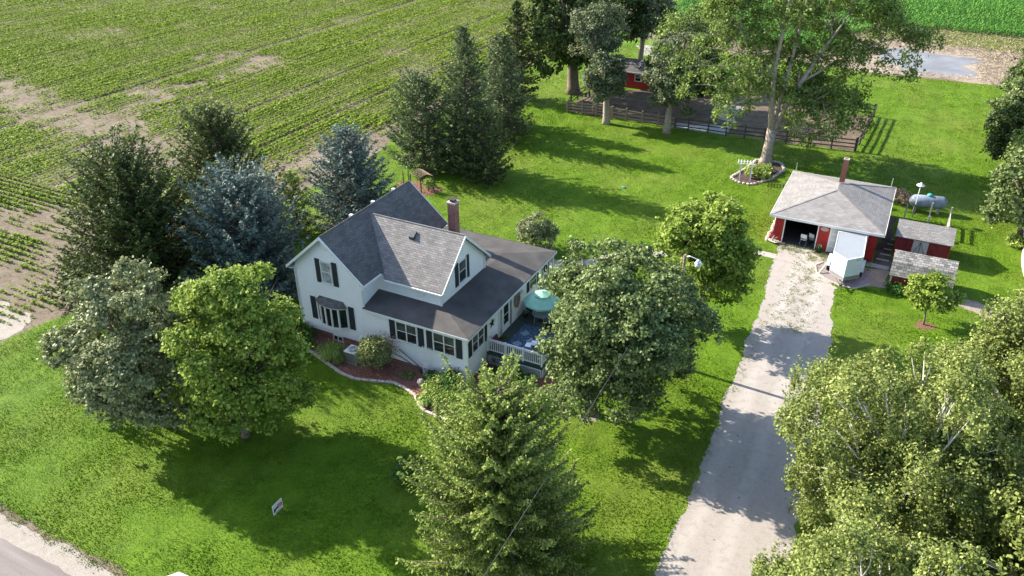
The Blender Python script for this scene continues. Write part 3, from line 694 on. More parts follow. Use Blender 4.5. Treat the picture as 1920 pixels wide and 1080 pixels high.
# ---------------------------------------------------------------- deck
DZ = .88; dx, dy0, dy1 = 3.74, 2.25, 9.7
deck = thing('deck', 'raised dark green deck with white railing and lattice skirt beside the house', 'deck', (1.9, 5, 0))
mb = MB(); y = dy0
while y < dy1-.01: mb.box(.004, dx, y, min(y+.135, dy1), DZ-.04, DZ); y += .14
mb.build('floor', M['deck'], deck)
mb = MB(); mb.box(.004, dx-.02, dy0+.02, dy0+.06, DZ-.27, DZ-.041); mb.box(dx-.06, dx-.02, dy0+.061, dy1, DZ-.27, DZ-.041); mb.build('rim', M['fascia_green'], deck)
def railing(p0, p1, posts, zs=(0, 0)):
    a = Vector(p0); b = Vector(p1); L = (b-a).length; mb = MB(); Zv = Vector((0, 0, 1))
    mb.bar(a+Zv*.86, b+Zv*.86, .09, .05); mb.bar(a+Zv*.10, b+Zv*.10, .045, .06); mb.bar(a+Zv*.76, b+Zv*.76, .04, .05)
    n = int(L/.125)
    for k in range(1, n):
        q = a.lerp(b, k/n); mb.bar(q+Zv*.13, q+Zv*.75, .035, .04)
    r = mb.build('railing', M['white'], deck)
    for t_ in posts:
        q = a.lerp(b, t_); MB().box(q.x-.05, q.x+.05, q.y-.05, q.y+.05, q.z-.06, q.z+.93).build('post', M['white'], r)
railing((.08, dy0+.05, DZ), (dx-.05, dy0+.05, DZ), (0, .33, .66, 1))
railing((dx-.05, dy0+.05, DZ), (dx-.05, 3.95, DZ), (1,))
railing((dx-.05, 5.5, DZ), (dx-.05, dy1, DZ), (0, .5, 1))
railing((dx+.02, 3.95, DZ-.02), (dx+1.25, 3.95, .02), (1,)); railing((dx+.02, 5.5, DZ-.02), (dx+1.25, 5.5, .02), (1,))
for k in range(4): MB().box(dx+.001+k*.3, dx+.3+k*.3, 4.0, 5.45, DZ-.22-k*.2, DZ-.18-k*.2).build('step', M['deck'], deck)
def lattice(P, L, z0, z1, sp=.13):
    mb = MB(); H = z1-z0
    for s in (1, -1):
        c = -H if s > 0 else 0
        while c < L+(0 if s > 0 else H):
            a0 = c; a1 = c+s*H; lo, hi = (0, 1)
            t0, t1 = 0., 1.
            for xx, tt in ((0, None), (L, None)):
                pass
            da = a1-a0
            ts = sorted([(0-a0)/da, (L-a0)/da]); t0 = max(0, ts[0]); t1 = min(1, ts[1])
            if t1-t0 > .05: mb.bar(P(a0+da*t0, z0+H*t0, .012*s), P(a0+da*t1, z0+H*t1, .012*s), .045, .012)
            c += sp
    for z in (z0+.02, z1-.02): mb.bar(P(0, z, .03), P(L, z, .03), .05, .03)
    for a in (0.03, L-.03): mb.bar(P(a, z0, .03), P(a, z1, .03), .05, .03)
    return mb.build('lattice', M['white'], deck)
lattice(lambda a, z, o: Vector((.02+a, dy0+.04-o, z)), dx-.08, .0, DZ-.28)
lattice(lambda a, z, o: Vector((dx-.04+o, dy0+.06+a, z)), 1.7, .0, DZ-.28)
# things on the deck
rg = thing('outdoor_rug', 'blue patterned outdoor rug with pale diamond panels on the deck', 'rug', (1.8, 4.6, DZ))
sheet('rug_body', [(.75, 3.15), (3.1, 3.15), (3.1, 6.0), (.75, 6.0)], DZ+.012, M['rug'], kind=None, parent=rg)
for k, (x, y) in enumerate(((1.35, 3.75), (1.95, 4.35), (2.4, 4.95), (1.25, 5.0), (2.6, 3.7))):
    sheet('rug_motif', [(x-.33, y-.08), (x+.08, y-.33), (x+.33, y+.08), (x-.08, y+.33)], DZ+.018, M['rug_light'], kind=None, parent=rg)
g_ = thing('gas_grill', 'silver lidded gas grill at the corner of the deck railing', 'grill', (2.95, 3.2, DZ), rz=R(8))
MB().box(-.28, .28, -.22, .22, .12, .62).build('cabinet', M['darkgrey'], g_)
mb = MB(); pr = [(-.24, .64), (.24, .64), (.24, .80), (.14, .93), (-.10, .95), (-.24, .84)]
mb.hexa([(-.33, y, z) for y, z in pr], [(.33, y, z) for y, z in pr]); lid = mb.build('lid', M['steel'], g_, bevel=.02)
MB().bar((-.22, -.29, .78), (.22, -.29, .78), .03).build('handle', M['black'], lid)
for s in (-1, 1): MB().box(min(s*.34, s*.72), max(s*.34, s*.72), -.22, .22, .60, .64).build('side_shelf', M['steel'], g_)
for s in (-1, 1): MB().lathe((s*.3, .15, .08), [(.08, -.03), (.08, .03)], 12, 'x').build('wheel', M['black'], g_)
MB().box(-.33, .33, -.26, -.225, .50, .62).build('control_panel', M['steel'], g_)
u_ = thing('patio_umbrella', 'sea green patio umbrella with a vented top over the deck table', 'umbrella', (1.55, 6.85, DZ))
for lvl, (r0, z0, r1, z1) in enumerate(((1.2, 2.35, .42, 2.83), (.54, 2.86, .02, 3.08))):
    for k in range(8):
        a0 = k*math.pi/4+.2; a1 = a0+math.pi/4; f = lambda r, a, z: (1.55+r*math.cos(a), 6.85+r*math.sin(a), z)
        mb = MB(); am = (a0+a1)/2; mb.poly([f(r0, a0, z0), f(r0*.94, am, z0+.02), f(r0, a1, z0), f(r1, a1, z1), f(r1, a0, z1)])
        mb.poly([f(r0, a1, z0), f(r0*.94, am, z0+.02), f(r0, a0, z0), f(r0, a0, z0-.1), f(r0*.94, am, z0-.09), f(r0, a1, z0-.1)][::1])
        mb.build('canopy_panel' if lvl == 0 else 'vent_panel', M['umb1'], u_)
MB().tube([(1.55, 6.85, DZ), (1.55, 6.85, 3.12)], .024, 8).build('pole', M['wood_pale'], u_)
mb = MB()
for k in range(8):
    a = k*math.pi/4+.2; mb.tube([(1.55+.03*math.cos(a), 6.85+.03*math.sin(a), 2.98), (1.55+1.18*math.cos(a), 6.85+1.18*math.sin(a), 2.33)], .01, 4)
mb.build('ribs', M['wood_grey'], u_)
MB().lathe((1.55, 6.85, DZ), [(.24, 0), (.24, .06), (.05, .1)], 16).build('base', M['black'], u_)
tb = thing('patio_table', 'round grey glass patio table under the sea green umbrella', 'table', (1.55, 6.5, DZ))
MB().lathe((1.62, 6.6, DZ+.70), [(.56, 0), (.58, .012), (.56, .025)], 28).build('table_top', M['glass_grey'], tb)
MB().lathe((1.62, 6.6, DZ+.69), [(.57, 0), (.60, .02), (.57, .036)], 28).build('table_rim', M['grey'], tb)
for k in range(4):
    a = k*math.pi/2+.78; MB().tube([(1.62+.5*math.cos(a), 6.6+.5*math.sin(a), DZ), (1.62+.42*math.cos(a), 6.6+.42*math.sin(a), DZ+.69)], .018, 6).build('leg', M['grey'], tb)
def pchair(x, y, rz, label, grp=None, col='black'):
    c = thing('patio_chair', label, 'chair', (x, y, DZ), grp, rz)
    MB().box(-.26, .26, -.25, .25, .40, .45).build('seat', M[col], c)
    MB().hexa([(-.26, .24, .45), (.26, .24, .45), (.26, .28, .45), (-.26, .28, .45)], [(-.25, .36, .95), (.25, .36, .95), (.25, .40, .95), (-.25, .40, .95)]).build('backrest', M[col], c)
    for sx in (-1, 1):
        for sy in (-1, 1): MB().tube([(sx*.25, sy*.24, 0), (sx*.24, sy*.22, .4)], .015, 5).build('leg', M['black'], c)
        MB().tube([(sx*.27, -.24, .40), (sx*.28, -.22, .64), (sx*.28, .26, .66)], .015, 5).build('armrest', M['black'], c)
pchair(.75, 7.2, R(80), 'dark patio chair between the house wall and the round table'); pchair(2.5, 5.75, R(200), 'dark patio chair on the rug side of the round table')
c = thing('cushioned_seat', 'low wicker seat with dark red cushions at the house end of the deck railing', 'seat', (.62, 2.95, DZ))
MB().box(.3, .98, 2.5, 3.15, DZ, DZ+.35).build('base', M['darkgrey'], c, bevel=.02)
MB().box(.34, .94, 2.55, 3.1, DZ+.351, DZ+.47).build('cushion', M['purple'], c, bevel=.04)
MB().hexa([(.32, 2.52, DZ+.36), (.45, 2.52, DZ+.36), (.45, 3.12, DZ+.36), (.32, 3.12, DZ+.36)], [(.2, 2.52, DZ+.75), (.3, 2.52, DZ+.78), (.3, 3.12, DZ+.78), (.2, 3.12, DZ+.75)]).build('back_cushion', M['purple'], c)
s_ = thing('framed_sign', 'small white framed board standing against the wall under the umbrella', 'sign', (.55, 7.95, DZ))
MB().box(.45, 1.02, 7.9, 7.95, DZ, DZ+.55).build('board', M['white'], s_)
mb = MB(); mb.blob((.73, 7.893, DZ+.32), (.13, .006, .07), 8, 5, .2); mb.bar((.62, 7.894, DZ+.24), (.86, 7.894, DZ+.26), .012, .02); mb.build('emblem', M['darkgrey'], s_)
l_ = thing('black_lantern', 'black metal lantern cabinet beside the framed board on the deck', 'lantern', (.35, 7.45, DZ))
MB().box(.15, .55, 7.25, 7.62, DZ, DZ+.65).build('case', M['darkgrey'], l_); MB().box(.2, .5, 7.243, 7.249, DZ+.15, DZ+.55).build('pane', M['glass_grey'], l_); MB().lathe((.35, 7.44, DZ+.65), [(.2, 0), (.12, .15), (.03, .22)], 8).build('lantern_top', M['black'], l_)
def planter(name, x, y, z, label, leaf='hosta', r=.18, h=.3, pot='grey', n=260, size=.3, fl=None):
    p_ = thing(name, label, 'planter', (x, y, z))
    MB().lathe((x, y, z), [(r*.7, 0), (r, h*.9), (r*1.08, h), (r*.9, h)], 14).build('pot', M[pot], p_)
    P = np.array([x, y, z+h+size*.4])+rng.normal(size=(n, 3))*size*.42; P[:, 2] = np.maximum(P[:, 2], z+h*.9)
    npmesh('foliage', leaves(P, rdir(n), unit(rdir(n)*.7+np.array([0, 0, .6])), .11, .07), 4, M[leaf], p_)
    if fl:
        P = np.array([x, y, z+h+size*.8])+rng.normal(size=(n//5, 3))*size*.35; npmesh('flowers', leaves(P, rdir(len(P)), rdir(len(P)), .07, .07), 4, M[fl], p_)
planter('flower_pot', .42, 6.0+.75, DZ, 'dark pot of white flowers on the deck below the wreath', 'lily', .17, .25, 'black', 160, .2, 'white')
planter('fern_pot', .5, 3.45, DZ, 'dark leafy pot plant between the cushioned seat and the deck door', 'lily', .16, .25, 'darkgrey', 220, .22)
# wagon wheels
def wagon(x, y, ax, label, r=.48):
    o = thing('wagon_wheel', label, 'wheel', (x, y, 0), 'old wagon wheels against the deck'); q = Vector((1, 0, 0)) if ax == 'y' else Vector((0, 1, 0))
    c = Vector((x, y, r)); Zv = Vector((0, 0, 1)); f = lambda a, k: c+q*(math.cos(a)*k)+Zv*(math.sin(a)*k)
    MB().tube([f(a, r) for a in np.linspace(0, 2*math.pi, 25)], .032, 6, False).build('rim', M['wood_dark'], o)
    MB().lathe(c, [(.07, -.08), (.07, .08)], 10, ax).build('hub', M['wood_dark'], o)
    for k in range(12): MB().tube([f(k*math.pi/6, .06), f(k*math.pi/6, r)], .014, 5).build('spoke', M['wood_dark'], o)
wagon(.62, 2.02, 'y', 'dark wooden wagon wheel leaning on the lattice next to the house'); wagon(3.92, 3.2, 'x', 'dark wooden wagon wheel at the stair side of the deck')
# ---------------------------------------------------------------- front bed
BED = [(-12.2, -.0), (-11.8, -1.3), (-10.9, -1.65), (-8.7, -2.3), (-7.3, -2.75), (-6.2, -2.85), (-5.3, -2.6), (-3.9, -2.1), (-3.0, -2.25), (-2.1, -2.55), (-1.5, -3.1), (-.8, -3.5), (.3, -3.6), (1.6, -3.3), (2.6, -2.2), (3.4, -.6), (4.3, .9), (5.3, 2.1), (5.6, 2.6), (5.4, 3.6), (3.9, 3.9), (3.7, 2.2), (0, 2.2), (0, 0)]
sheet('mulch_bed', BED, .022, M['mulch'], .03, .3, 'stuff')
ed = MB()
cs = BED[1:19]
for i in range(len(cs)-1):
    a, b = Vector((*cs[i], 0)), Vector((*cs[i+1], 0)); L = (b-a).length; k = max(1, int(L/.42))
    for q in range(k):
        p, p2 = a.lerp(b, (q+.04)/k), a.lerp(b, (q+.96)/k); ed.bar(p+Vector((0, 0, .06)), p2+Vector((0, 0, .06)), .17, .11)
one('bed_edging', ed, M['stone'], 'curved row of pale concrete edging blocks round the front flower bed', 'edging', bevel=0)
ch_ = rng.uniform(size=(9000, 3)); P = np.stack([-12+ch_[:, 0]*17.6, -3.5+ch_[:, 1]*7, .03+ch_[:, 2]*.03], 1); P = P[inpoly(P, BED)]
tag(npmesh('mulch_chips', leaves(P, rdir(len(P))*np.array([1, 1, .2]), unit(rdir(len(P))*.5+np.array([0, 0, 1])), .13, .06), 4, leaf_mat('wood_chip', (.12, .05, .035), (.26, .11, .08), (.42, .22, .17), 0), None), 'reddish wood chip mulch in the front flower bed', 'mulch', kind='stuff')
ac = thing('air_conditioner', 'grey outdoor air conditioner between the yellow green clump and the rose bush', 'air conditioner', (-7.2, -1.4, 0))
MB().box(-7.72, -6.92, -1.72, -.95, .04, .84).build('cabinet', M['grey'], ac, bevel=.03)
mb = MB()
for k in range(14): z = .14+k*.048; mb.box(-7.70, -6.94, -1.735, -1.722, z, z+.018); mb.box(-7.735, -7.722, -1.70, -.97, z, z+.018)
mb.build('louvres', M['darkgrey'], ac)
MB().box(-7.75, -6.89, -1.75, -.92, .841, .89).build('top_panel', M['white'], ac, bevel=.03); mb = MB()
for r_ in (.1, .17, .24, .31): mb.tube([(-7.32+r_*math.cos(a), -1.335+r_*math.sin(a), .90) for a in np.linspace(0, 6.28, 17)], .008, 4, False)
mb.build('fan_grille', M['darkgrey'], ac)
def bush(name, label, x, y, h, r, mat, n=1500, L=.10, W=.07, cat='shrub', seed=3, sig=.12, fl=None, flm='orange', group=None, up=.5, z0=.1, core=None):
    t = thing(name, label, cat, (x, y, 0), group); g = np.random.default_rng(seed)
    k = max(8, n//22); d = unit(g.normal(size=(k, 3))+np.array([0, 0, .5])); d[:, 2] = np.abs(d[:, 2])
    T = np.array([x, y, h*.42])+d*np.array([r, r, h*.55])*(g.uniform(.45, 1.0, k)**.6)[:, None]
    P = np.repeat(T, 22, 0)+g.normal(size=(k*22, 3))*sig; P[:, 2] = np.maximum(P[:, 2], .04); O = np.repeat(d, 22, 0)
    npmesh('foliage', leafset(P, O, g, L, W, up), 4, M[mat], t)
    mb = MB()
    for q in range(6):
        a = q*1.05; mb.tube([(x, y, 0), (x+r*.3*math.cos(a), y+r*.3*math.sin(a), h*.4), (x+r*.7*math.cos(a), y+r*.7*math.sin(a), h*.8)], [.03, .02, .008], 5)
    mb.build('stems', M['bark'], t)
    if fl:
        i = g.choice(k, fl); P = T[i]+d[i]*.12; npmesh('flowers', leaves(P, rdir(fl), unit(d[i]+.3), .13, .12), 4, M[flm], t)
    return t
def clump(name, label, x, y, h, r, mat, n=260, cat='plant', seed=4, w=.04, fl=0, flm='orange', group=None):
    """grassy clump of arching strap leaves"""
    t = thing(name, label, cat, (x, y, 0), group); g = np.random.default_rng(seed)
    a = g.uniform(0, 6.28, n); s = g.uniform(.3, 1, n)*r; hh = h*g.uniform(.6, 1.1, n)
    b = np.stack([x+g.normal(size=n)*r*.3, y+g.normal(size=n)*r*.3, np.zeros(n)], 1); d = np.stack([np.cos(a), np.sin(a), np.zeros(n)], 1); sd_ = np.stack([-np.sin(a), np.cos(a), np.zeros(n)], 1)
    m1 = b+d*(s*.45)[:, None]+np.stack([0*a, 0*a, hh], 1); m2 = b+d*s[:, None]+np.stack([0*a, 0*a, hh*.62], 1)
    q1 = np.stack([b-sd_*w*.4, b+sd_*w*.4, m1+sd_*w*.5, m1-sd_*w*.5], 1); q2 = np.stack([m1-sd_*w*.5, m1+sd_*w*.5, m2+sd_*w*.1, m2-sd_*w*.1], 1)
    npmesh('leaves', np.concatenate([q1, q2]), 4, M[mat], t)
    if fl:
        P = np.stack([x+g.normal(size=fl)*r*.5, y+g.normal(size=fl)*r*.5, h*g.uniform(.9, 1.25, fl)], 1); npmesh('flowers', np.concatenate([leaves(P, rdir(fl), rdir(fl), .13, .1), leaves(P, rdir(fl), rdir(fl), .13, .1)]), 4, M[flm], t)
    return t
clump('daylily', 'dark green daylily clump with orange flowers at the left front corner of the house', -11.9, -1.0, .85, 1.05, 'lily', 520, seed=5, fl=16)
clump('daylily', 'second daylily clump reaching over the bed edging at the left corner', -11.1, -1.45, .6, .7, 'lily', 300, seed=6, fl=5)
clump('grassy_clump', 'yellow green feathery clump under the small basement window', -8.9, -1.6, .75, .85, 'hosta', 700, seed=7, w=.03)
clump('grassy_clump', 'lower green clump left of the air conditioner', -8.1, -1.85, .5, .5, 'weed', 300, seed=8, w=.03)
bush('rose_bush', 'tall pale leaved rose bush between the air conditioner and the trellis', -5.75, -1.3, 2.1, 1.0, 'rose', 5200, .12, .08, seed=9, sig=.17)
bush('rose_bush', 'brownish dry shoots on the far side of the tall rose bush', -5.2, -.55, 2.3, .5, 'brownleaf', 700, .09, .05, seed=10, sig=.2)
bush('perennial', 'small low plant on the mulch near the round rock', -3.5, -1.2, .3, .4, 'weed', 260, .12, .08, 'plant', seed=11)
o = MB().blob((-2.35, -1.5, .18), (.26, .23, .24), 12, 8, .06); one('rock', o, M['concrete'], 'round pale rock on the mulch below the white trellis', 'rock', smooth=True)
tr = thing('trellis', 'white fan trellis leaning on the sunroom wall between two windows', 'trellis', (-2.7, -.35, 0))
mb = MB()
for k in range(5): x = -.2+k*.1; mb.bar((-2.72+x*.8, -.55, .02), (-2.72+x*1.5, -.12, 1.75), .022)
mb.build('uprights', M['white'], tr); mb = MB()
for k in range(7): t_ = .12+k*.14; s = .8+.7*t_; mb.bar((-2.72-.22*s, -.555+.43*t_, .02+1.73*t_), (-2.72+.22*s, -.555+.43*t_, .02+1.73*t_), .022)
mb.build('crossbars', M['white'], tr)
pw = thing('walking_plough', 'antique black walking plough against the sunroom wall behind the trellis', 'plough', (-3.2, -.5, 0))
mb = MB()
for s in (-.12, .12): mb.tube([(-4.75, -.4+s*2, .95), (-4.3, -.4+s*1.5, .80), (-3.4, -.45+s, .42), (-2.9, -.45, .2)], .028, 6)
mb.build('handles', M['wood_dark'], pw); MB().tube([(-3.0, -.45, .2), (-2.2, -.45, .34), (-1.75, -.4, .3)], .035, 6).build('beam', M['rust'], pw)
MB().tube([(-2.05+.22*math.cos(a), -.4, .23+.22*math.sin(a)) for a in np.linspace(0, 6.28, 17)], .022, 5, False).build('wheel', M['rust'], pw)
MB().hexa([(-3.0, -.6, .02), (-2.5, -.5, .02), (-2.6, -.45, .02), (-3.0, -.5, .02)], [(-3.0, -.55, .32), (-2.75, -.45, .28), (-2.8, -.42, .28), (-3.0, -.48, .32)]).build('share', M['rust'], pw)
hp = [(-2.0, -.8, .45, .5, 'lily'), (-1.35, -.75, .5, .5, 'hosta'), (-1.75, -1.55, .4, .5, 'hosta'), (-.7, -.6, .9, .6, 'lily'), (-1.2, -2.0, .5, .6, 'hosta'), (-.35, -1.4, .5, .55, 'lily'), (-1.1, -2.8, .5, .55, 'hosta'), (-.45, -2.5, .55, .6, 'hosta'), (.2, -2.1, .6, .6, 'hosta'), (.0, -3.05, .45, .5, 'weed'), (.75, -2.75, .5, .6, 'hosta'), (.9, -1.8, .55, .6, 'lily'), (1.5, -2.4, .5, .6, 'hosta'), (.5, -.9, .5, .5, 'lily'), (1.9, -1.4, .5, .5, 'hosta')]
hl = ['dark hosta at the foot of the trellis', 'pale green hosta right of the trellis', 'yellow edged hosta behind the round rock', 'tall dark perennial beside the house corner', 'bright hosta at the inner curve of the bed edging', 'dark green perennial in front of the house corner', 'yellow green hosta at the left tip of the curved bed', 'large yellow striped hosta in the middle of the curved bed', 'yellow green hosta below the downspout outlet', 'low plant along the outermost curve of the edging', 'pale hosta in the right half of the curved bed', 'dark daylily right of the downspout outlet', 'pale hosta beside the big front spruce', 'dark clump at the foot of the house corner', 'pale clump between the spruce top and the deck corner']
for i, ((x, y, h, r_, m_), l) in enumerate(zip(hp, hl)): clump('hosta' if m_ == 'hosta' else 'perennial', l, x, y, h, r_, m_, 330, seed=20+i, w=.07 if m_ == 'hosta' else .035, group='plants of the front flower bed')
for i, (x, y, h) in enumerate(((1.3, 1.2, .6), (2.2, 1.5, .7), (3.1, 1.5, .5), (1.6, .3, .5))): clump('perennial', ['dark clump in front of the left lattice', 'dark clump in front of the middle lattice', 'dark clump near the right lattice corner', 'low clump in the shaded bed in front of the deck'][i], x, y, h, .55, 'lily', 320, seed=60+i, fl=3 if i == 0 else 0)
bush('flower_bush', 'dark round bush with orange flowers on the lawn left of the front spruce', 1.35, -8.2, .95, .95, 'lily', 1900, .14, .07, seed=31, fl=9)
# ---------------------------------------------------------------- garage
ga = thing('garage', 'red garage with a light grey hipped roof and one open bay', 'garage', (16, 31, 0))
gy = 26.85
def gw(x0, x1, y0, y1, z0, z1, m_='red_siding', nm='wall'): return MB().box(x0, x1, y0, y1, z0, z1).build(nm, M[m_], ga)
gw(12.25, 12.93, gy, gy+.15, 0, 2.12); gw(15.5, 16.32, gy, gy+.15, 0, 2.12); gw(19.02, 19.66, gy, gy+.15, 0, 2.12)
gw(12.25, 12.4, gy+.151, 35.9, 0, 2.4); gw(19.51, 19.66, gy+.151, 35.9, 0, 2.4); gw(12.401, 19.509, 35.75, 35.9, 0, 2.4)
gw(12.25, 19.66, gy, gy+.15, 2.121, 2.40, 'white', 'lintel')
for x in (12.93, 15.43, 16.32, 18.95): gw(x, x+.07, gy-.02, gy+.12, 0, 2.12, 'white', 'door_trim')
d2 = gw(16.391, 18.949, gy+.03, gy+.10, .02, 2.119, 'white', 'garage_door'); d2['label'] = 'closed white panel garage door behind the trailer'
mb = MB()
for k in range(4):
    for q in range(4): mb.box(16.46+q*.62, 16.98+q*.62, gy+.012, gy+.029, .1+k*.51, .48+k*.51)
mb.build('door_panel', M['white_metal'], d2)
MB().box(12.41, 19.5, gy-.3, 35.7, -.05, .03).build('floor', M['darkgrey'], ga)
x0, x1, y0, y1, ze_, zr_ = 11.83, 20.08, 26.42, 36.36, 2.44, 3.53
ra, rb = (15.95, 31.0, zr_), (15.95, 32.5, zr_)
c = [(x0, y0, ze_), (x1, y0, ze_), (x1, y1, ze_), (x0, y1, ze_)]
mb = MB(); mb.poly([c[0], c[1], ra]); mb.poly([c[1], c[2], rb, ra]); mb.poly([c[2], c[3], rb]); mb.poly([c[3], c[0], ra, rb]); mb.poly([(x, y, ze_-.04) for x, y, z in c][::-1])
gr = mb.build('roof', M['shingle_garage'], ga)
mb = MB(); 
for q in c: mb.bar(Vector(q)+Vector((0, 0, .0)), Vector(ra if q[1] < 30 else rb)+Vector((0, 0, .01)), .2, .03)
mb.build('hip_cap', M['shingle_garage'], gr)
mb = MB(); mb.box(x0-.03, x1+.03, y0-.03, y0, ze_-.18, ze_+.01); mb.box(x0-.03, x1+.03, y1, y1+.03, ze_-.18, ze_+.01); mb.box(x0-.03, x0, y0, y1, ze_-.18, ze_+.01); mb.box(x1, x1+.03, y0, y1, ze_-.18, ze_+.01)
mb.build('fascia', M['white'], ga)
gc = MB().box(15.82, 16.22, 33.15, 33.55, 2.6, 5.25).build('chimney', M['brick'], ga); mb = MB()
for a, b, c_, d in ((15.80, 16.24, 33.13, 33.22), (15.80, 16.24, 33.48, 33.57), (15.80, 15.89, 33.221, 33.479), (16.15, 16.24, 33.221, 33.479)): mb.box(a, b, c_, d, 5.251, 5.32)
mb.build('chimney_rim', M['stone'], gc)
for x, y in ((12.0, 36.5), (19.7, 36.5)): MB().tube([(x, y, 2.0), (x, y, 3.15)], .025, 6).build('lightning_rod', M['wood_pale'], ga)
sg = MB().lathe((15.92, gy-.002, 1.85), [(.02, -.03), (.30, -.03), (.30, 0)], 20, 'y', (1, .55)); one('oval_sign', sg, M['cream'], 'cream oval sign on the red pillar between the garage doors', 'sign')
def fchair(x, y, rz, lab):
    c = thing('folding_chair', lab, 'chair', (x, y, .03), 'folding chairs in the open garage bay', rz); mb = MB()
    MB().box(-.22, .22, -.2, .2, .42, .45).build('seat', M['white'], c); MB().box(-.22, .22, .2, .23, .6, .92).build('backrest', M['white'], c)
    for sx in (-1, 1):
        MB().tube([(sx*.23, -.28, 0), (sx*.23, .12, .44), (sx*.23, .22, .95)], .014, 5).build('leg', M['steel'], c); MB().tube([(sx*.23, .28, 0), (sx*.23, -.15, .43)], .014, 5).build('leg', M['steel'], c)
fchair(14.55, 27.35, R(170), 'white folding chair just inside the open garage bay')
fchair(15.15, 27.7, R(150), 'second chair half hidden in the dark of the garage bay beside the white one')
planter('kettle_planter', 15.85, 26.45, 0, 'dark kettle planter in front of the red pillar between the garage doors', 'lily', .27, .35, 'black', 200, .25, 'white')
bd = thing('stone_border', 'narrow rock and timber border along the left wall of the garage', 'border', (12, 30, 0)); mb = MB()
for k in range(26): mb.blob((11.85+random.uniform(-.08, .08), 27.0+k*.34, .08), (.17, .2, .13), 7, 5, .25)
for k in range(5): mb.blob((11.9+k*.2, 26.75, .08), (.17, .15, .14), 7, 5, .25)
mb.build('rocks', M['stone'], bd); MB().box(12.0, 12.24, 26.95, 35.5, -.02, .05).build('soil_strip', M['mulch'], bd)
mb = MB(); mb.tube([(12.0, 26.6, .15), (12.3, 26.5, .35), (12.4, 26.55, .7)], [.06, .04, .02], 6); mb.tube([(12.1, 26.55, .15), (12.6, 26.3, .2), (13.0, 26.35, .35)], [.06, .05, .02], 6); mb.tube([(12.3, 26.5, .3), (12.65, 26.6, .55)], [.03, .015], 5)
one('driftwood', mb, M['wood_pale'], 'pale driftwood branches lying at the left front corner of the garage', 'driftwood')
one('timber_step', MB().box(12.35, 13.3, 26.45, 26.7, .02, .14), M['wood_dark'], 'short dark timber lying before the left red wall of the garage', 'timber', bevel=.01)
# trailer
tl = thing('cargo_trailer', 'white enclosed cargo trailer with a pointed nose parked before the garage door', 'trailer', (18, 24.4, 0))
plan = [(16.92, 26.35), (17.08, 22.72), (18.12, 21.82), (19.08, 22.85), (18.92, 26.5)]
plan_i = [(18.0+(x-18.0)*.955, 24.3+(y-24.3)*.965) for x, y in plan]
MB().prism(plan, .42, 2.10).build('body', M['white_metal'], tl)
mb = MB()
for k in range(5):
    a, b = plan[k], plan[(k+1) % 5]; c_, d = plan_i[k], plan_i[(k+1) % 5]; mb.hexa([(*a, 2.101), (*b, 2.101), (*d, 2.101), (*c_, 2.101)][::-1], [(*a, 2.14), (*b, 2.14), (*d, 2.14), (*c_, 2.14)][::-1])
mb.build('roof_trim', M['white'], tl); MB().prism([(18+(x-18)*.96, 24.3+(y-24.3)*.968) for x, y in plan], 2.1015, 2.115).build('roof', M['roof_white'], tl)
mb = MB(); mb.box(17.2, 18.8, 22.9, 26.2, .3, .419); mb.bar((17.5, 23, .36), (18.05, 21.1, .42), .08); mb.bar((18.6, 23, .36), (18.12, 21.1, .42), .08); mb.build('frame', M['black'], tl)
mb = MB(); mb.tube([(18.08, 21.35, .02), (18.08, 21.35, .75)], .035, 8); mb.build('jack', M['steel'], tl)
for s, x in ((-1, 16.97), (1, 19.03)):
    for y in (24.0, 24.75):
        wv = MB().lathe((x+s*.10, y, .33), [(.33, -.09), (.33, .09)], 18, 'x').build('wheel', M['tyre'], tl); MB().lathe((x+s*.10, y, .33), [(.18, -.1), (.18, .1)], 14, 'x').build('hub', M['steel'], wv)
    pr = [(23.55, .55), (25.2, .55), (25.05, .82), (23.7, .82)]; x_ = x+s*.12
    MB().hexa([(x_-.12, y, z) for y, z in pr], [(x_+.12, y, z) for y, z in pr]).build('fender', M['white'], tl)
Aq, Bq = Vector((16.92, 26.35, 0)), Vector((17.08, 22.72, 0)); uq = (Bq-Aq).normalized(); nq = Vector((uq.y, -uq.x, 0))
mb = MB()
for k in range(1, 4): mb.obox(Aq, uq, nq, k*.9, k*.9+.012, .45, 2.08, .001, .006)
mb.build('panel_seam', M['grey'], tl)
dq = MB().obox(Aq, uq, nq, 2.75, 3.4, .55, 1.95, .002, .02).build('side_door', M['white_metal'], tl); MB().obox(Aq, uq, nq, 2.82, 2.94, 1.2, 1.25, .021, .04).build('handle', M['black'], dq)
for (a_, b_) in ((plan[1], plan[2]), (plan[2], plan[3])):
    a_ = Vector((*a_, 0)); b_ = Vector((*b_, 0)); uu = (b_-a_).normalized(); nn = Vector((uu.y, -uu.x, 0)); MB().obox(a_, uu, nn, .03, (b_-a_).length-.03, .44, .72, .002, .010).build('stone_guard', M['steel'], tl)
n_ = Vector((1.03, .96, 0)).normalized(); u_v = Vector((.96, 1.03, 0)).normalized()
n_ = Vector((u_v.y, -u_v.x, 0)); o_ = Vector((18.12, 21.82, 0))
mb = MB()
for k, (a, b, z0, z1) in enumerate(((.78, 1.15, 1.90, 1.935), (.85, 1.22, 1.94, 1.975))): mb.obox(o_, u_v, n_, a, b, z0, z1, .002, .006)
mb.build('stripe_emblem', M['teal'], tl)
one('wooden_prop', MB().bar((16.9, 24.3, .75), (16.35, 22.9, .03), .09, .09), M['wood_pale'], 'pale wooden pole leaning on the left side of the white trailer', 'pole')
PAD = [(16.4, 24.95), (15.95, 24.2), (16.2, 23.1), (16.9, 22.4), (18.0, 21.75), (19.0, 21.8), (19.9, 22.9), (19.95, 24.6), (19.2, 25.2), (19, 26.1), (17, 26.1)]
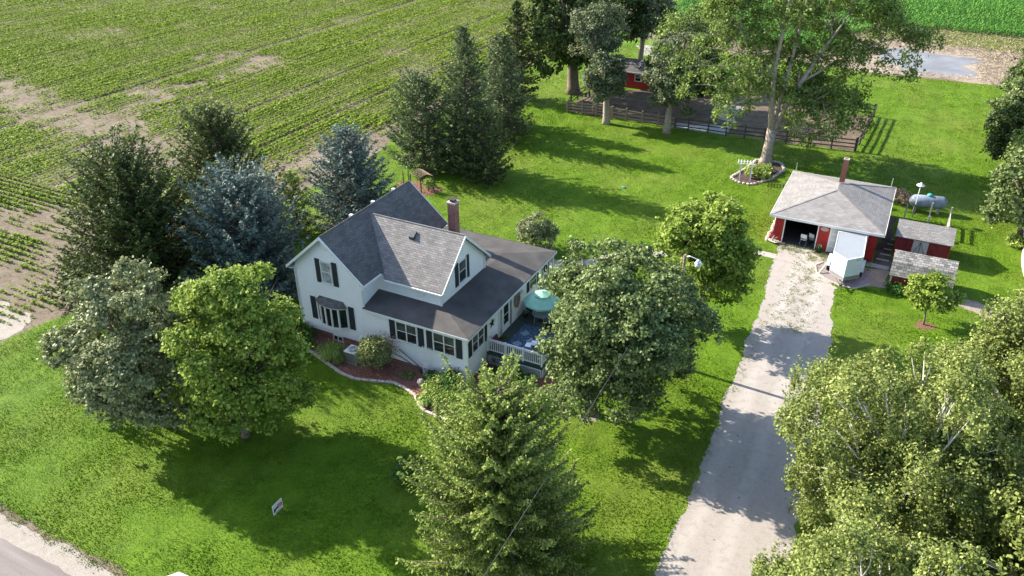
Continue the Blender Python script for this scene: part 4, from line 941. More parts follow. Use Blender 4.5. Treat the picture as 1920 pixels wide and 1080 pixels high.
sheet('paver_pad', PAD, .028, brick_mat('mauve_pavers', (.28, .23, .24), (.36, .30, .30), (.16, .13, .13), .2, .1, .008, .3), kind='structure')
mb = MB()
for i in range(6):
    a, b = Vector((*PAD[i], .05)), Vector((*PAD[i+1], .05)); k = max(1, int((b-a).length/.24))
    for q in range(k): mb.bar(a.lerp(b, (q+.06)/k), a.lerp(b, (q+.94)/k), .11, .09)
one('paver_edging', mb, M['stone'], 'curved row of edging bricks round the paver pad under the trailer', 'edging')
# sheds
def gable_shed(name, label, x0, x1, prof, wallx, y0, y1, wz, mat, roofm, doors=None, corner=True):
    s = thing(name, label, 'shed', ((x0+x1)/2, (y0+y1)/2, 0))
    pr = [(y0, 0), (y1, 0)]+[(y, z-.06) for y, z in wallx]
    MB().hexa([(x0, y, z) for y, z in pr], [(x1, y, z) for y, z in pr]).build('wall', M[mat], s)
    for k in range(len(prof)-1):
        (ya, za), (yb, zb) = prof[k], prof[k+1]
        MB().slab([(x0-.15, ya, za), (x1+.15, ya, za), (x1+.15, yb, zb), (x0-.15, yb, zb)], .05).build('roof', M[roofm], s)
    for x in (x0-.01, x1-.06): MB().box(x, x+.07, y0-.03, y0-.002, 0, wz-.1).build('corner_board', M['white' if corner else 'red_siding'], s)
    return s
s1 = gable_shed('garden_shed', 'dark red shed with white weathered double doors behind the smaller barn shaped shed', 20.95, 24.6, [(28.35, 1.72), (30.1, 2.38), (31.6, 1.8)], [(31.4, 1.86), (30.1, 2.36), (28.55, 1.78)], 28.55, 31.4, 1.75, 'dark_red', 'shingle', corner=False)
mb = MB(); dd = MB().box(22.1, 23.15, 28.48, 28.545, .1, 1.62).build('door', M['wood_pale'], s1); dd['label'] = 'white weathered double doors with a dark Z brace'
mb = MB(); mb.bar((22.15, 28.47, .3), (22.6, 28.47, 1.45), .05, .015); mb.bar((22.66, 28.47, 1.45), (23.1, 28.47, .3), .05, .015); mb.box(22.60, 22.64, 28.46, 28.479, .1, 1.62); mb.build('brace', M['wood_dark'], dd)
s2 = gable_shed('barn_shed', 'small dark red gambrel shed with mottled grey shingles nearest the driveway', 21.1, 24.85, [(22.95, 1.12), (23.45, 2.0), (24.4, 2.45), (25.3, 2.0), (25.8, 1.12)], [(25.65, 1.3), (25.25, 1.98), (24.4, 2.42), (23.5, 1.98), (23.1, 1.3)], 23.1, 25.65, 1.15, 'dark_red', 'shingle_old')
MB().box(21.06, 21.095, 23.9, 24.9, .1, 1.8).build('door', M['white'], s2); MB().bar((21.05, 23.95, .15), (21.05, 24.85, 1.75), .05, .01).build('door_brace', M['red_siding'], s2)
for k in range(5): one('stepping_board', MB().box(19.9+k*.18, 20.8+k*.02, 27.3+k*1.0, 27.42+k*1.0, .015, .07), M['wood_pale'], ['pale board across the gap between garage and sheds, nearest the driveway', 'second pale board in the gap between garage and sheds', 'third and middle pale board in the gap between garage and sheds', 'fourth pale board in the gap between garage and sheds', 'farthest pale board in the gap between garage and sheds'][k], 'board')
bush('shrub', 'dark leafy plant at the front corner of the small gambrel shed', 21.6, 22.7, .6, .7, 'lily', 700, .16, .08, seed=71); bush('shrub', 'bright leafy plant along the front wall of the small gambrel shed', 22.7, 22.6, .7, .6, 'hosta', 600, .14, .08, seed=72)
# propane tank, rail, light post
tk = thing('propane_tank', 'blue grey horizontal propane tank with a teal dome behind the sheds', 'tank', (22.7, 38.2, 0))
a = Vector((21.3, 37.95, .95)); b = Vector((24.25, 38.65, .95)); d = (b-a).normalized(); pts = []; rs = []
for t_, r_ in ((0, .05), (.03, .28), (.08, .44), (.15, .53), (.85, .53), (.92, .44), (.97, .28), (1, .05)): pts.append(a.lerp(b, t_)); rs.append(r_)
MB().tube(pts, rs, 22).build('vessel', M['tank'], tk, True)
MB().lathe(a.lerp(b, .5)+Vector((0, 0, .5)), [(.2, 0), (.22, .12), (.15, .2), (.02, .22)], 16).build('dome', M['teal'], tk, True)
for t_ in (.2, .8): q = a.lerp(b, t_); MB().box(q.x-.1, q.x+.1, q.y-.4, q.y+.4, 0, .5).build('saddle', M['concrete'], tk)
rf = thing('rail_fence', 'low pale wooden rail fence on the near side of the propane tank', 'fence', (22.8, 36.2, 0))
for x, y, h in ((21.25, 36.13, 1.25), (23.05, 36.27, 1.7), (24.5, 36.05, 1.7)): MB().box(x-.05, x+.05, y-.05, y+.05, 0, h).build('post', M['wood_pale'], rf)
mb = MB(); mb.bar((24.5, 36.05, 1.1), (24.45, 33.2, 1.1), .05, .14); mb.bar((24.5, 36.05, .7), (24.45, 33.2, .7), .05, .14); mb.bar((24.5, 36.05, .3), (24.45, 33.2, .3), .05, .14); mb.build('rail', M['wood_pale'], rf)
for x, y in ((23.0, 34.5), (21.2, 34.4), (24.45, 33.2)): MB().box(x-.05, x+.05, y-.05, y+.05, 0, 1.25).build('post', M['wood_pale'], rf)
lp = thing('yard_light', 'white post with a flat disc top rising in front of the propane tank', 'light post', (21.84, 36.62, 0))
MB().tube([(21.84, 36.62, 0), (21.84, 36.62, 1.2)], .04, 8).build('lower_post', M['darkgrey'], lp); MB().tube([(21.84, 36.62, 1.2), (21.84, 36.62, 2.85)], .035, 8).build('post', M['white'], lp)
MB().lathe((21.84, 36.62, 2.82), [(.05, 0), (.33, .04), (.30, .10), (.09, .16), (.08, .28), (.02, .3)], 20).build('lamp_disc', M['white'], lp, True)
# utility pole with street lamp and wire
up = thing('utility_pole', 'wooden utility pole with a white dusk lamp rising behind the big centre maple', 'utility pole', (10.2, 7.15, 0))
MB().tube([(10.2, 7.15, -.1), (10.2, 7.15, 7.6)], [.14, .085], 10).build('pole', M['wood_grey'], up)
MB().tube([(10.2, 7.15, 7.45), (10.5, 7.05, 7.62), (11.0, 6.9, 7.6)], .03, 6).build('lamp_arm', M['steel'], up)
lh = MB().lathe((11.05, 6.88, 7.42), [(.06, .2), (.10, .16), (.16, .04), (.2, 0)][::-1], 14).build('lamp_head', M['steel'], up); MB().lathe((11.05, 6.88, 7.16), [(.10, 0), (.18, .04), (.19, .24), (.15, .255)], 14).build('lamp_shade', M['white'], up, True)
p2 = thing('utility_pole', 'wooden utility pole by the road carrying the wire', 'utility pole', (11.25, -27.5, 0)); MB().tube([(11.25, -27.5, -.1), (11.25, -27.5, 8.6)], [.17, .12], 10).build('pole', M['wood_grey'], p2); MB().box(10.5, 12.0, -27.55, -27.45, 8.0, 8.12).build('crossarm', M['wood_grey'], p2)
mb = MB(); mb.tube([(10.2+1.05*t_, 7.15-34.65*t_, 7.75+.75*t_-4*.35*t_*(1-t_)) for t_ in np.linspace(0, 1, 20)], .010, 5); one('overhead_wire', mb, M['darkgrey'], 'thin overhead wire running from the lamp pole past the front spruce', 'wire')
# yard sign
ys = thing('yard_sign', 'small white realtor sign with a red band and black figure on the front lawn', 'sign', (-2.9, -13.1, 0))
MB().box(-2.915, -2.895, -13.45, -12.80, .2, .78).build('board', M['white'], ys)
mb = MB(); mb.hexa([(-2.8945, -13.20, .40), (-2.8945, -12.84, .40), (-2.8945, -12.84, .60), (-2.8945, -13.14, .62)], [(-2.889, -13.20, .40), (-2.889, -12.84, .40), (-2.889, -12.84, .60), (-2.889, -13.14, .62)]); mb.build('red_band', plain('sign_red', (.45, .03, .06), .5), ys)
mb = MB(); mb.box(-2.8885, -2.886, -13.12, -12.9, .47, .485); mb.box(-2.8885, -2.886, -13.14, -12.88, .53, .545); mb.build('lettering', M['white'], ys)
mb = MB(); mb.hexa([(-2.8945, y, z) for y, z in ((-13.42, .32), (-13.34, .32), (-13.22, .44), (-13.14, .48), (-13.2, .56), (-13.32, .50), (-13.36, .58), (-13.40, .46))], [(-2.888, y, z) for y, z in ((-13.42, .32), (-13.34, .32), (-13.22, .44), (-13.14, .48), (-13.2, .56), (-13.32, .50), (-13.36, .58), (-13.40, .46))]); mb.build('figure', M['black'], ys)
mb = MB()
for z, a, b in ((.70, -13.38, -12.9), (.27, -13.36, -12.88), (.235, -13.3, -12.95)): mb.box(-2.8945, -2.892, a, b, z, z+.014)
mb.build('text_line', M['darkgrey'], ys)
for y in (-13.3, -12.95): MB().tube([(-2.905, y, -.05), (-2.905, y, .2)], .006, 5).build('leg', M['steel'], ys)
# van on the road shoulder (only a corner of its roof shows)
vn = thing('white_van', 'white van at the road whose roof corner just enters the bottom edge', 'van', (-.2, -20.0, 0)); 
top = [(-3.05, -19.55), (-2.58, -18.92), (2.0, -18.72), (2.1, -20.75), (-2.5, -21.0), (-3.0, -20.5)]; bot = [(-3.9, -19.5), (-3.5, -18.9), (2.05, -18.66), (2.15, -20.8), (-3.5, -21.05), (-3.9, -20.4)]
MB().hexa([(x, y, .35) for x, y in bot], [(x, y, 1.15) for x, y in bot]).build('body', M['white_metal'], vn)
MB().hexa([(x*.98+.0, y*.999, 1.151) for x, y in bot], [(x, y, 2.3) for x, y in top]).build('cabin', M['white_metal'], vn)
for x in (-2.8, 1.2):
    for y in (-18.85, -20.9): MB().lathe((x, y, .34), [(.34, -.1), (.34, .1)], 18, 'y').build('wheel', M['tyre'], vn)
MB().hexa([(-3.75, -19.6, 1.25), (-3.75, -20.3, 1.25), (-3.60, -20.3, 1.25), (-3.60, -19.6, 1.25)], [(-3.2, -19.65, 2.05), (-3.2, -20.3, 2.05), (-3.05, -20.3, 2.05), (-3.05, -19.65, 2.05)]).build('windscreen', M['glass'], vn)
for y in (-19.2, -20.7): MB().box(-3.93, -3.85, y-.15, y+.15, .7, .9).build('headlight', M['blind'], vn)
# covered hull at the right edge
mb = MB(); st = []
for k in range(9):
    t_ = k/8; yy = 26.2+12*t_; wd = 1.5*math.sin(math.pi*min(1, .12+t_*.95))**.5 if t_ < 1 else .1; st.append((yy, max(.12, wd)))
for k in range(8):
    (ya, wa), (yb, wb) = st[k], st[k+1]
    for i in range(8):
        a0, a1 = math.pi*i/8, math.pi*(i+1)/8; f = lambda y, w_, a: (31.1-w_*math.cos(a), y, .15+1.5*math.sin(a)*(w_/1.5)**.5)
        mb.poly([f(ya, wa, a0), f(ya, wa, a1), f(yb, wb, a1), f(yb, wb, a0)][::-1])
one('covered_boat', mb, M['cream'], 'long pale cover with a curved edge at the right border of the photo', 'cover', smooth=True)
mb = MB(); mb.hexa([(29.6, 37.3, 0), (30.3, 36.9, 0), (30.4, 37.6, 0)], [(29.95, 37.25, 1.15), (30.0, 37.2, 1.2), (30.02, 37.28, 1.2)]); one('pale_cover', mb, M['grey'], 'small pale pointed cover beside the long cover at the right border', 'cover')
bush('shrub', 'small bright shrub between the two pale covers at the right border', 29.3, 34.4, .8, .7, 'hosta', 500, .2, .12, seed=75)
# garden arbour behind house and its bed
sheet('garden_bed', [(-20.5, 21.6), (-16.6, 22.2), (-16.3, 24.0), (-19.5, 24.6), (-21, 23.6)], .02, M['mulch'], .1, .4, 'stuff')
ar = thing('garden_arch', 'dark posted garden arch with wire netting just behind the main roof ridge', 'arch', (-17.8, 22.8, 0))
for x, y in ((-17.7, 22.3), (-17.0, 23.2), (-19.0, 22.6), (-18.6, 24.0)): MB().box(x-.04, x+.04, y-.04, y+.04, 0, 1.5).build('post', M['wood_dark'], ar)
mb = MB()
for k in range(9): t_ = k/8; mb.bar((-17.7+.7*t_, 22.3+.9*t_, 1.48+.18*math.sin(math.pi*t_)), (-19.0+.4*t_, 22.6+1.4*t_, 1.48+.3*math.sin(math.pi*t_)), .03)
mb.build('top_slats', M['wood_grey'], ar)
pf = thing('garden_fence', 'two thin dark posts left of the garden arch', 'posts', (-20.2, 23.2, 0))
for x, y in ((-20.2, 23.2), (-19.9, 23.6)): MB().box(x-.03, x+.03, y-.03, y+.03, 0, 1.35).build('post', M['wood_dark'], pf)
MB().bar((-20.2, 23.2, 1.0), (-19.9, 23.6, 1.0), .02).build('rail', M['wood_dark'], pf)
bush('climber', 'pale climbing plant inside the garden arch', -17.3, 22.9, 1.2, .45, 'hosta', 600, .12, .08, 'plant', seed=77)
one('garden_toy', MB().blob((-1.9, 31.6, .08), (.2, .11, .08), 8, 5, .1), M['teal'], 'tiny teal object lying alone on the back lawn', 'toy')
# tree bed with white arbour
TB = [(6.2, 38.3), (7.0, 37.5), (8.2, 37.4), (9.6, 39.4), (10.3, 42.6), (9.6, 44.2), (7.4, 44), (6.9, 41)]
sheet('tree_bed', TB, .02, M['mulch_dark'], .05, .4, 'stuff'); mb = MB()
for i in range(len(TB)):
    a, b = Vector((*TB[i], .08)), Vector((*TB[(i+1) % len(TB)], .08)); k = max(1, int((b-a).length/.35))
    for q in range(k): mb.blob(a.lerp(b, (q+.5)/k), (.19, .15, .12), 7, 5, .2)
one('rock_edging', mb, M['stone'], 'ring of stones round the bed of the tall back tree', 'edging')
ab = thing('garden_arbour', 'small white arbour in the bed at the foot of the tall back tree', 'arbour', (7.5, 38.3, 0))
for x, y in ((7.05, 37.95), (8.0, 38.15), (6.9, 38.6), (7.85, 38.85)): MB().box(x-.04, x+.04, y-.04, y+.04, 0, 1.7).build('post', M['white'], ab)
mb = MB()
for k in range(6): t_ = k/5; mb.bar((6.85+1.3*t_-.1, 37.8+.25*t_, 1.74), (6.7+1.3*t_-.1, 38.85+.25*t_, 1.74), .04)
mb.bar((6.75, 37.85, 1.70), (8.25, 38.2, 1.70), .05); mb.bar((6.6, 38.5, 1.70), (8.1, 38.9, 1.70), .05); mb.build('top_slats', M['white'], ab)
for i, (x, y, r_, h) in enumerate(((7.9, 39.6, .9, .9), (8.7, 40.8, .9, .8), (8.9, 39.5, .6, .6))): bush('shrub', ['bright leafy shrub just behind the white arbour', 'bright shrub touching the trunk of the tall back tree', 'bright shrub at the right stones of the tree bed'][i], x, y, h, r_, 'hosta', 1100, .17, .12, seed=80+i)
# ---------------------------------------------------------------- paddock
def fence(name, label, posts, rails, mat, h=1.4, thick=.12):
    f = thing(name, label, 'fence', (*posts[0], 0))
    for (x, y) in posts: MB().box(x-.07, x+.07, y-.07, y+.07, -.05, h).build('post', M[mat], f)
    for k in range(len(posts)-1):
        a, b = Vector((*posts[k], 0)), Vector((*posts[k+1], 0)); mb = MB()
        for z in rails: mb.bar(a+Vector((0, 0, z)), b+Vector((0, 0, z+random.uniform(-.03, .03))), .05, thick)
        mb.build('rails', M[mat], f)
    return f
fence('paddock_fence', 'weathered four rail fence left of the pollarded tree', [(-15.34, 49.34), (-13.58, 49.55), (-11.92, 49.7), (-10.05, 49.6)], (.28, .6, .92, 1.25), 'wood_grey', 1.42)
fence('paddock_fence', 'brown rail fence between the pollarded tree and the tall back tree', [(-9.9, 49.6), (-8.28, 49.53), (-6.38, 49.45), (-4.57, 49.5), (-2.7, 49.45)], (.35, .75, 1.2), 'wood_grey', 1.45)
fence('paddock_fence', 'dark three rail fence before the pale concrete apron', [(-2.6, 49.45), (-1.15, 49.51), (.98, 49.6), (2.9, 49.6), (4.8, 49.8), (6.8, 50.0), (9, 50.1), (11.2, 50.3), (13.4, 50.6), (15.6, 50.9)], (.4, .8, 1.2), 'wood_dark', 1.45)
fence('paddock_fence', 'dark fence along the right side of the paddock', [(15.7, 51.0), (15.85, 53.1), (15.95, 55.2), (16.05, 57.3), (16.1, 59.4), (16.18, 61.5), (16.22, 63.4)], (.4, .8, 1.25), 'wood_dark', 1.5, .16)
fence('paddock_fence', 'dark three rail fence on the far side of the paddock', [(16.1, 63.55), (14.0, 63.6), (11.8, 63.6), (9.6, 63.6), (7.4, 63.7)], (.4, .8, 1.25), 'wood_dark', 1.45)
fence('paddock_fence', 'dark fence running back behind the pollarded tree', [(-15.4, 49.6), (-16.0, 52.0), (-16.2, 54.5), (-15.7, 57), (-15.3, 59.3)], (.4, .8, 1.2), 'wood_dark', 1.4)
cp = thing('chicken_coop', 'red coop with a blue grey shingled roof behind the paddock fence', 'coop', (-11.3, 64, 0))
pr = [(62.0, 0), (66.4, 0), (66.4, 2.1), (64.2, 3.0), (62.0, 2.1)]; MB().hexa([(-14.0, y, z) for y, z in pr], [(-9.4, y, z) for y, z in pr]).build('wall', M['red_siding'], cp)
MB().slab([(-14.3, 61.7, 2.05), (-9.1, 61.7, 2.05), (-9.1, 64.2, 3.1), (-14.3, 64.2, 3.1)], .08).build('roof', M['shingle_main'], cp); MB().slab([(-14.3, 64.2, 3.1), (-9.1, 64.2, 3.1), (-9.1, 66.8, 2.05), (-14.3, 66.8, 2.05)], .08).build('roof', M['shingle_main'], cp)
MB().box(-14.3, -9.1, 61.64, 61.70, 1.95, 2.08).build('fascia', M['white'], cp); window(cp, Vector((-11.3, 62.0, 0)), SX, -SY, .7, 1.0, 1.75, 1)
ls = thing('lean_to', 'open fronted red lean to with a pale roof at the back of the paddock', 'shed', (-4.5, 64, 0))
MB().box(-3.1, -2.75, 62.2, 66.8, 0, 2.5).build('side_wall', M['red_siding'], ls); MB().box(-6.5, -3.101, 66.5, 66.8, 0, 2.3).build('back_wall', M['dark_red'], ls); MB().box(-6.5, -4.6, 62.3, 62.45, 0, 1.3).build('front_wall', M['red_siding'], ls)
MB().slab([(-6.8, 62.0, 2.1), (-4.2, 62.0, 2.1), (-4.2, 67, 2.6), (-6.8, 67, 2.6)], .07).build('roof', M['roof_white'], ls)
for x in (-6.5, -4.55): MB().box(x, x+.1, 62.3, 62.4, 0, 2.05).build('post', M['wood_grey'], ls)
# ---------------------------------------------------------------- trees
conifer('spruce_tree', 'broad dark evergreen at the far left between the field and the silver maple', (-24.3, -1.6), 10.7, 5.2, 'n_cedar', 101, .5, .5, 1.45, .02, .22, .26, .11, ragged=.5, weep=-.1)
conifer('spruce_tree', 'low dark evergreen boughs at the bare corner of the field on the far left', (-28.2, -3.8), 3.6, 2.9, 'n_cedar', 102, .2, .5, 1.1, .0, .2, .26, .11, ragged=.5)
conifer('spruce_tree', 'dark evergreen with a pointed top standing against the field behind the blue spruce', (-26.6, 8.4), 10.4, 4.4, 'n_cedar', 103, .5, .55, 1.45, .02, .25, .26, .11, ragged=.5, weep=-.1)
conifer('spruce_tree', 'middle dark evergreen squeezed between the broad one and the wide blue spruce', (-21.6, 3.6), 8.6, 3.4, 'n_cedar', 116, .5, .55, 1.4, .02, .25, .26, .11, ragged=.5, weep=-.05)
conifer('blue_spruce', 'wide pale blue spruce between the dark evergreens and the bright green maple', (-18.0, 1.6), 9.0, 4.7, 'n_blue', 104, .4, .48, 1.3, .05, .16, .24, .12, ragged=.3, weep=.0)
conifer('blue_spruce', 'pointed blue spruce just behind the farmhouse roof', (-19.2, 14.5), 8.2, 4.3, 'n_blue', 105, .3, .66, 1.3, .08, .1, .25, .12, ragged=.3, weep=.0)
conifer('small_spruce', 'small green evergreen between the two blue spruces', (-21.9, 10.8), 5.3, 1.7, 'n_spruce', 106, .3, .6, 1.2, .05, .15, .24, .11)
conifer('small_spruce', 'low dark evergreen at the field edge beside the small green one', (-24.2, 9.8), 3.6, 1.7, 'n_mid', 107, .2, .6, 1.1, .05, .15, .24, .11)
conifer('front_spruce', 'large green spruce with drooping boughs at the centre of the front lawn', (7.9, -10.9), 9.8, 4.15, 'n_spruce', 108, .3, .5, 1.7, .04, .10, .14, .08, ragged=.5, weep=.22, step=.33, tw=.095)
conifer('spruce_tree', 'tallest dark spruce of the group on the back lawn', (-16.5, 28.6), 13.4, 3.5, 'n_mid', 109, .6, .66, 1.25, .1, .05, .30, .13, ragged=.55, tw=.25)
conifer('spruce_tree', 'rounded dark evergreen at the left of the back lawn group', (-20.5, 27.2), 8.9, 3.9, 'n_mid', 110, .4, .45, 1.0, .0, .2, .30, .13, ragged=.5, tw=.25)
conifer('spruce_tree', 'low broad dark evergreen at the right foot of the back lawn group', (-13.9, 27.4), 6.3, 2.9, 'n_cedar', 111, .25, .55, 1.2, .05, .15, .28, .13, ragged=.35, tw=.24)
conifer('spruce_tree', 'thin grey green spruce behind the tallest spruce', (-17.5, 38.0), 10.5, 3.1, 'n_mid', 112, .5, .66, 1.2, .15, .0, .32, .14, ragged=.45, tw=.28)
conifer('spruce_tree', 'spruce between the tallest one and the far narrow spruce', (-20.3, 42.0), 9.6, 3.0, 'n_mid', 113, .5, .66, 1.2, .15, 0, .34, .15, ragged=.45, tw=.28)
conifer('narrow_spruce', 'narrow very dark spruce left of the dark oak at the top of the photo', (-22.9, 51.5), 11.3, 3.0, 'n_cedar', 114, .4, .75, 1.0, .2, -.05, .36, .16, ragged=.35, tw=.3)
decid('silver_maple', 'greyish silver leaved maple at the left end of the front lawn', (-13.6, -10.9), (-13.6, -10.9, 4.7), 3.9, 5.1, 'l_silver', 'bark', 22, .40, 2300, 22, .20, .19, .14, 201, .26, .4)
decid('green_maple', 'bright yellow green maple in front of the left house wall', (-8.4, -9.6), (-7.8, -9.3, 5.1), 3.4, 5.6, 'l_bright', 'bark', 22, .40, 2400, 22, .19, .18, .14, 202, .24, .5)
decid('centre_maple', 'big grey green maple covering the right end of the deck', (7.5, .6), (8.8, 1.05, 5.8), 4.45, 4.9, 'l_maple', 'bark', 26, .40, 3200, 22, .20, .18, .14, 203, .26, .4)
decid('light_green_tree', 'light green tree behind the lamp pole beside the driveway', (10.6, 12.2), (10.2, 12.2, 5.5), 3.2, 4.4, 'l_bright', 'bark', 18, .42, 1500, 20, .22, .22, .16, 204, .2, .5)
decid('round_shrub_tree', 'small round grey green tree behind the back corner of the farmhouse', (-3.7, 16.9), (-3.7, 16.9, 1.6), 1.75, 1.4, 'l_silver', 'bark', 12, .45, 500, 20, .14, .14, .10, 205, .08, .5)
decid('sapling', 'young open crowned tree in a bare patch right of the driveway', (23.6, 19.0), (23.6, 19.0, 2.35), 1.5, 1.45, 'l_bright', 'bark', 11, .40, 330, 16, .16, .20, .14, 206, .07, .5)
sheet('sapling_patch', [(23.0, 18.6), (23.6, 18.2), (24.3, 18.7), (24.2, 19.3), (23.4, 19.5)], .009, M['mulch'], .05, .2)
sheet('maple_patch', [(7.0, .1), (7.5, -.35), (8.1, .1), (8.0, .9), (7.2, 1.0)], .009, M['sand'], .06, .2)
decid('dark_oak', 'massive dark oak with hanging foliage at the top centre of the photo', (-17.7, 56.7), (-18.3, 56.2, 8.6), 5.4, 6.9, 'l_dark', 'bark', 22, .40, 1500, 20, .34, .34, .26, 207, .75, .35, droop=1.0)
decid('grey_locust', 'pollarded pale trunked tree in line with the paddock fence', (-9.86, 47.7), (-10.3, 47.7, 5.2), 2.3, 2.7, 'l_greywood', 'bark_pale', 13, .45, 800, 18, .26, .24, .18, 208, .40, .4)
decid('grey_locust', 'grey leaved tree with bare twigs rising behind the pollarded tree', (-12.4, 50.6), (-12.6, 50.4, 9.2), 3.2, 3.4, 'l_greywood', 'bark_pale', 12, .42, 520, 16, .3, .24, .18, 209, .3, .4)
decid('grey_locust', 'leaning grey trunked tree at the paddock fence left of the tall tree', (-2.95, 47.6), (-2.9, 47.6, 6.3), 2.7, 4.5, 'l_greywood', 'bark_pale', 16, .40, 900, 17, .28, .26, .18, 210, .36, .4)
decid('grey_locust', 'twisted grey branched tree behind the red coop', (-13.4, 68.5), (-13.0, 68.5, 8.0), 4.0, 4.0, 'l_greywood', 'bark_pale', 12, .42, 480, 17, .34, .3, .22, 211, .4, .4)
decid('dark_tree', 'dense dark tree between the coop and the lean to', (-3.4, 56.6), (-3.4, 56.4, 5.2), 4.2, 4.4, 'l_dark', 'bark', 14, .42, 700, 18, .3, .3, .22, 212, .35, .4)
decid('dark_tree', 'dark tree at the top edge right of the massive oak', (-17.4, 66), (-16.4, 66, 8.6), 4.6, 5.2, 'l_dark', 'bark', 14, .42, 700, 18, .36, .34, .26, 213, .4, .4)
decid('green_tree', 'mid green tree at the edge of the maize behind the coop', (-7.0, 74), (-6.8, 74, 5.0), 4.2, 3.8, 'l_elm', 'bark', 13, .42, 560, 17, .34, .32, .22, 214, .35, .45)
# tall back tree with spreading limbs
def big_tree():
    base = Vector((8.26, 43.7, 0)); t = thing('tall_tree', 'tall spreading tree with pale limbs above the garage roof', 'tree', base)
    mb = MB(); fork = base+Vector((.1, .1, 3.4))
    mb.tube([base+Vector((0, 0, -.2)), base+Vector((0, 0, .5)), base+Vector((.05, 0, 1.8)), fork], [.80, .54, .46, .47], 12)
    rt = np.array((math.cos(YAW), math.sin(YAW), 0)); fw = np.array((-math.sin(YAW), math.cos(YAW), 0))
    tips = [(-.2, 0, 17), (-1.4, .5, 17.5), (-5.5, 1.5, 14), (-8.5, 0, 9.5), (-6.5, 2.5, 10.5), (1.6, -1, 17.5), (3.5, 1, 16), (6.0, 0, 15.0), (8.6, .5, 13.5), (10.5, -1, 11.5), (9.0, 2, 9), (5.5, 3.5, 11.5), (-3, 4, 14), (1.5, 4.5, 15), (5, 5, 12), (-4, 5, 12), (2.4, 4.6, 13.5), (7.5, 1.5, 7.0), (-7.0, 3.2, 6.8), (4.5, -2.5, 5.0), (6.5, 1.0, 5.6), (-4.5, -1.5, 6.2), (11.5, 1, 9.2), (-10.2, .6, 12.0), (6.5, 2.5, 3.6), (8.0, .5, 4.8), (5.0, 4, 4.5), (3.6, 1.5, 3.2), (-2.6, 3.2, 5.2), (0, 3, 10), (2.5, 3, 9), (-2, 3, 9), (1, 3.5, 13), (4, 3, 13.5), (-2.8, 2.5, 16), (-6, 3, 16), (6.8, 2.5, 16.5), (3.2, 2.5, 6.6), (0, 3, 7), (-1, -.8, 13), (4.8, 1.5, 9.5), (8.8, 2.2, 14.6)]
    lob = []; g = random.Random(5); lr = []
    W_ = lambda a, b, z: Vector(base)+Vector(rt*a+fw*b)+Vector((0, 0, z))
    stems = [[fork-Vector((0, 0, .5)), W_(-.25, .1, 5.5), W_(-.5, .3, 9.0), W_(-.3, .3, 13), W_(-.1, .2, 17)], [fork-Vector((0, 0, .6)), W_(1.0, .2, 5.4), W_(2.3, .4, 8.0), W_(4.0, .5, 11.2), W_(5.8, .3, 14.6)], [fork-Vector((0, 0, .2)), W_(.6, .6, 6.0), W_(1.3, 1.2, 10), W_(1.6, 1.3, 13.5), W_(1.8, 1.2, 16.8)], [W_(-.45, .3, 8.3), W_(-2.2, .7, 10.6), W_(-4.3, 1.2, 12.8), W_(-6.3, 1.2, 14.6)], [W_(2.2, .4, 7.8), W_(4.2, .6, 9.0), W_(6.6, .8, 10.2), W_(9.4, .6, 11.6)]]
    rad = [[.36, .27, .22, .15, .04], [.34, .26, .2, .13, .04], [.26, .2, .15, .1, .03], [.14, .12, .08, .03], [.16, .12, .09, .03]]
    for st_, rr_ in zip(stems, rad): mb.tube(st_, rr_, 8)
    nodes = [(p_.lerp(q_, u_), rr_[i]*.55) for st_, rr_ in zip(stems, rad) for i, (p_, q_) in enumerate(zip(st_[:-1], st_[1:])) for u_ in (.2, .5, .8) if p_.z > 4]
    for i, (a, b, z) in enumerate(tips):
        c = W_(a, b, z); best = min(nodes, key=lambda nd: (nd[0]-c).length+max(0, nd[0].z-c.z+1.2)*1.6); s = best[0]; r = min(best[1], .12)
        m1 = s.lerp(c, .5)+Vector((g.uniform(-.4, .4), g.uniform(-.4, .4), .5)); m2 = s.lerp(c, .8)
        if (c-s).length > .5: mb.tube([s, s.lerp(m1, .5)+Vector((0, 0, .1)), m1, c], [r, r*.75, r*.5, .02], 6)
        for q in range(7):
            s0 = s.lerp(m1, g.uniform(.3, 1)) if q < 3 else m1.lerp(c, g.uniform(0, .9)); e = s0+Vector((g.uniform(-2, 2), g.uniform(-2, 2), g.uniform(.2, 2.0)))
            mb.tube([s0, s0.lerp(e, .5)+Vector((0, 0, .15)), e], [.045, .03, .012], 5)
            if q % 2 == 0: lob.append(tuple(e)); lr.append(g.uniform(.9, 1.4))
        lob.append(tuple(c)); lr.append(g.uniform(1.4, 2.1))
    mb.build('trunk', M['bark_pale'], t, True)
    lo = np.array(lob); lr = np.array(lr); T, P, O, gg = crown_pts(lo, lr, (base.x, base.y, 8), 2900, 20, .34, 55)
    q = gg.uniform(0, 1, len(P)); P[:, 2] -= q*.5
    npmesh('crown', leafset(P, O, gg, .26, .17, .45), 4, M['l_elm'], t)
big_tree()
decid('edge_tree', 'grey green tree at the right border nearest the pale cover', (29.6, 35.5), (29.2, 35.8, 4.4), 2.9, 3.9, 'l_maple', 'bark', 14, .42, 900, 18, .24, .24, .18, 221, .25, .4)
decid('edge_tree', 'bushy green tree behind the nearest one at the right border', (31.2, 42), (30.6, 42, 4.6), 3.2, 4.0, 'l_elm', 'bark', 14, .42, 900, 18, .26, .24, .18, 222, .25, .4)
decid('edge_tree', 'dark round tree half way up the right border', (29.9, 50.3), (29.4, 50.3, 4.3), 3.2, 3.8, 'l_dark', 'bark', 14, .42, 900, 18, .28, .26, .2, 223, .25, .4)
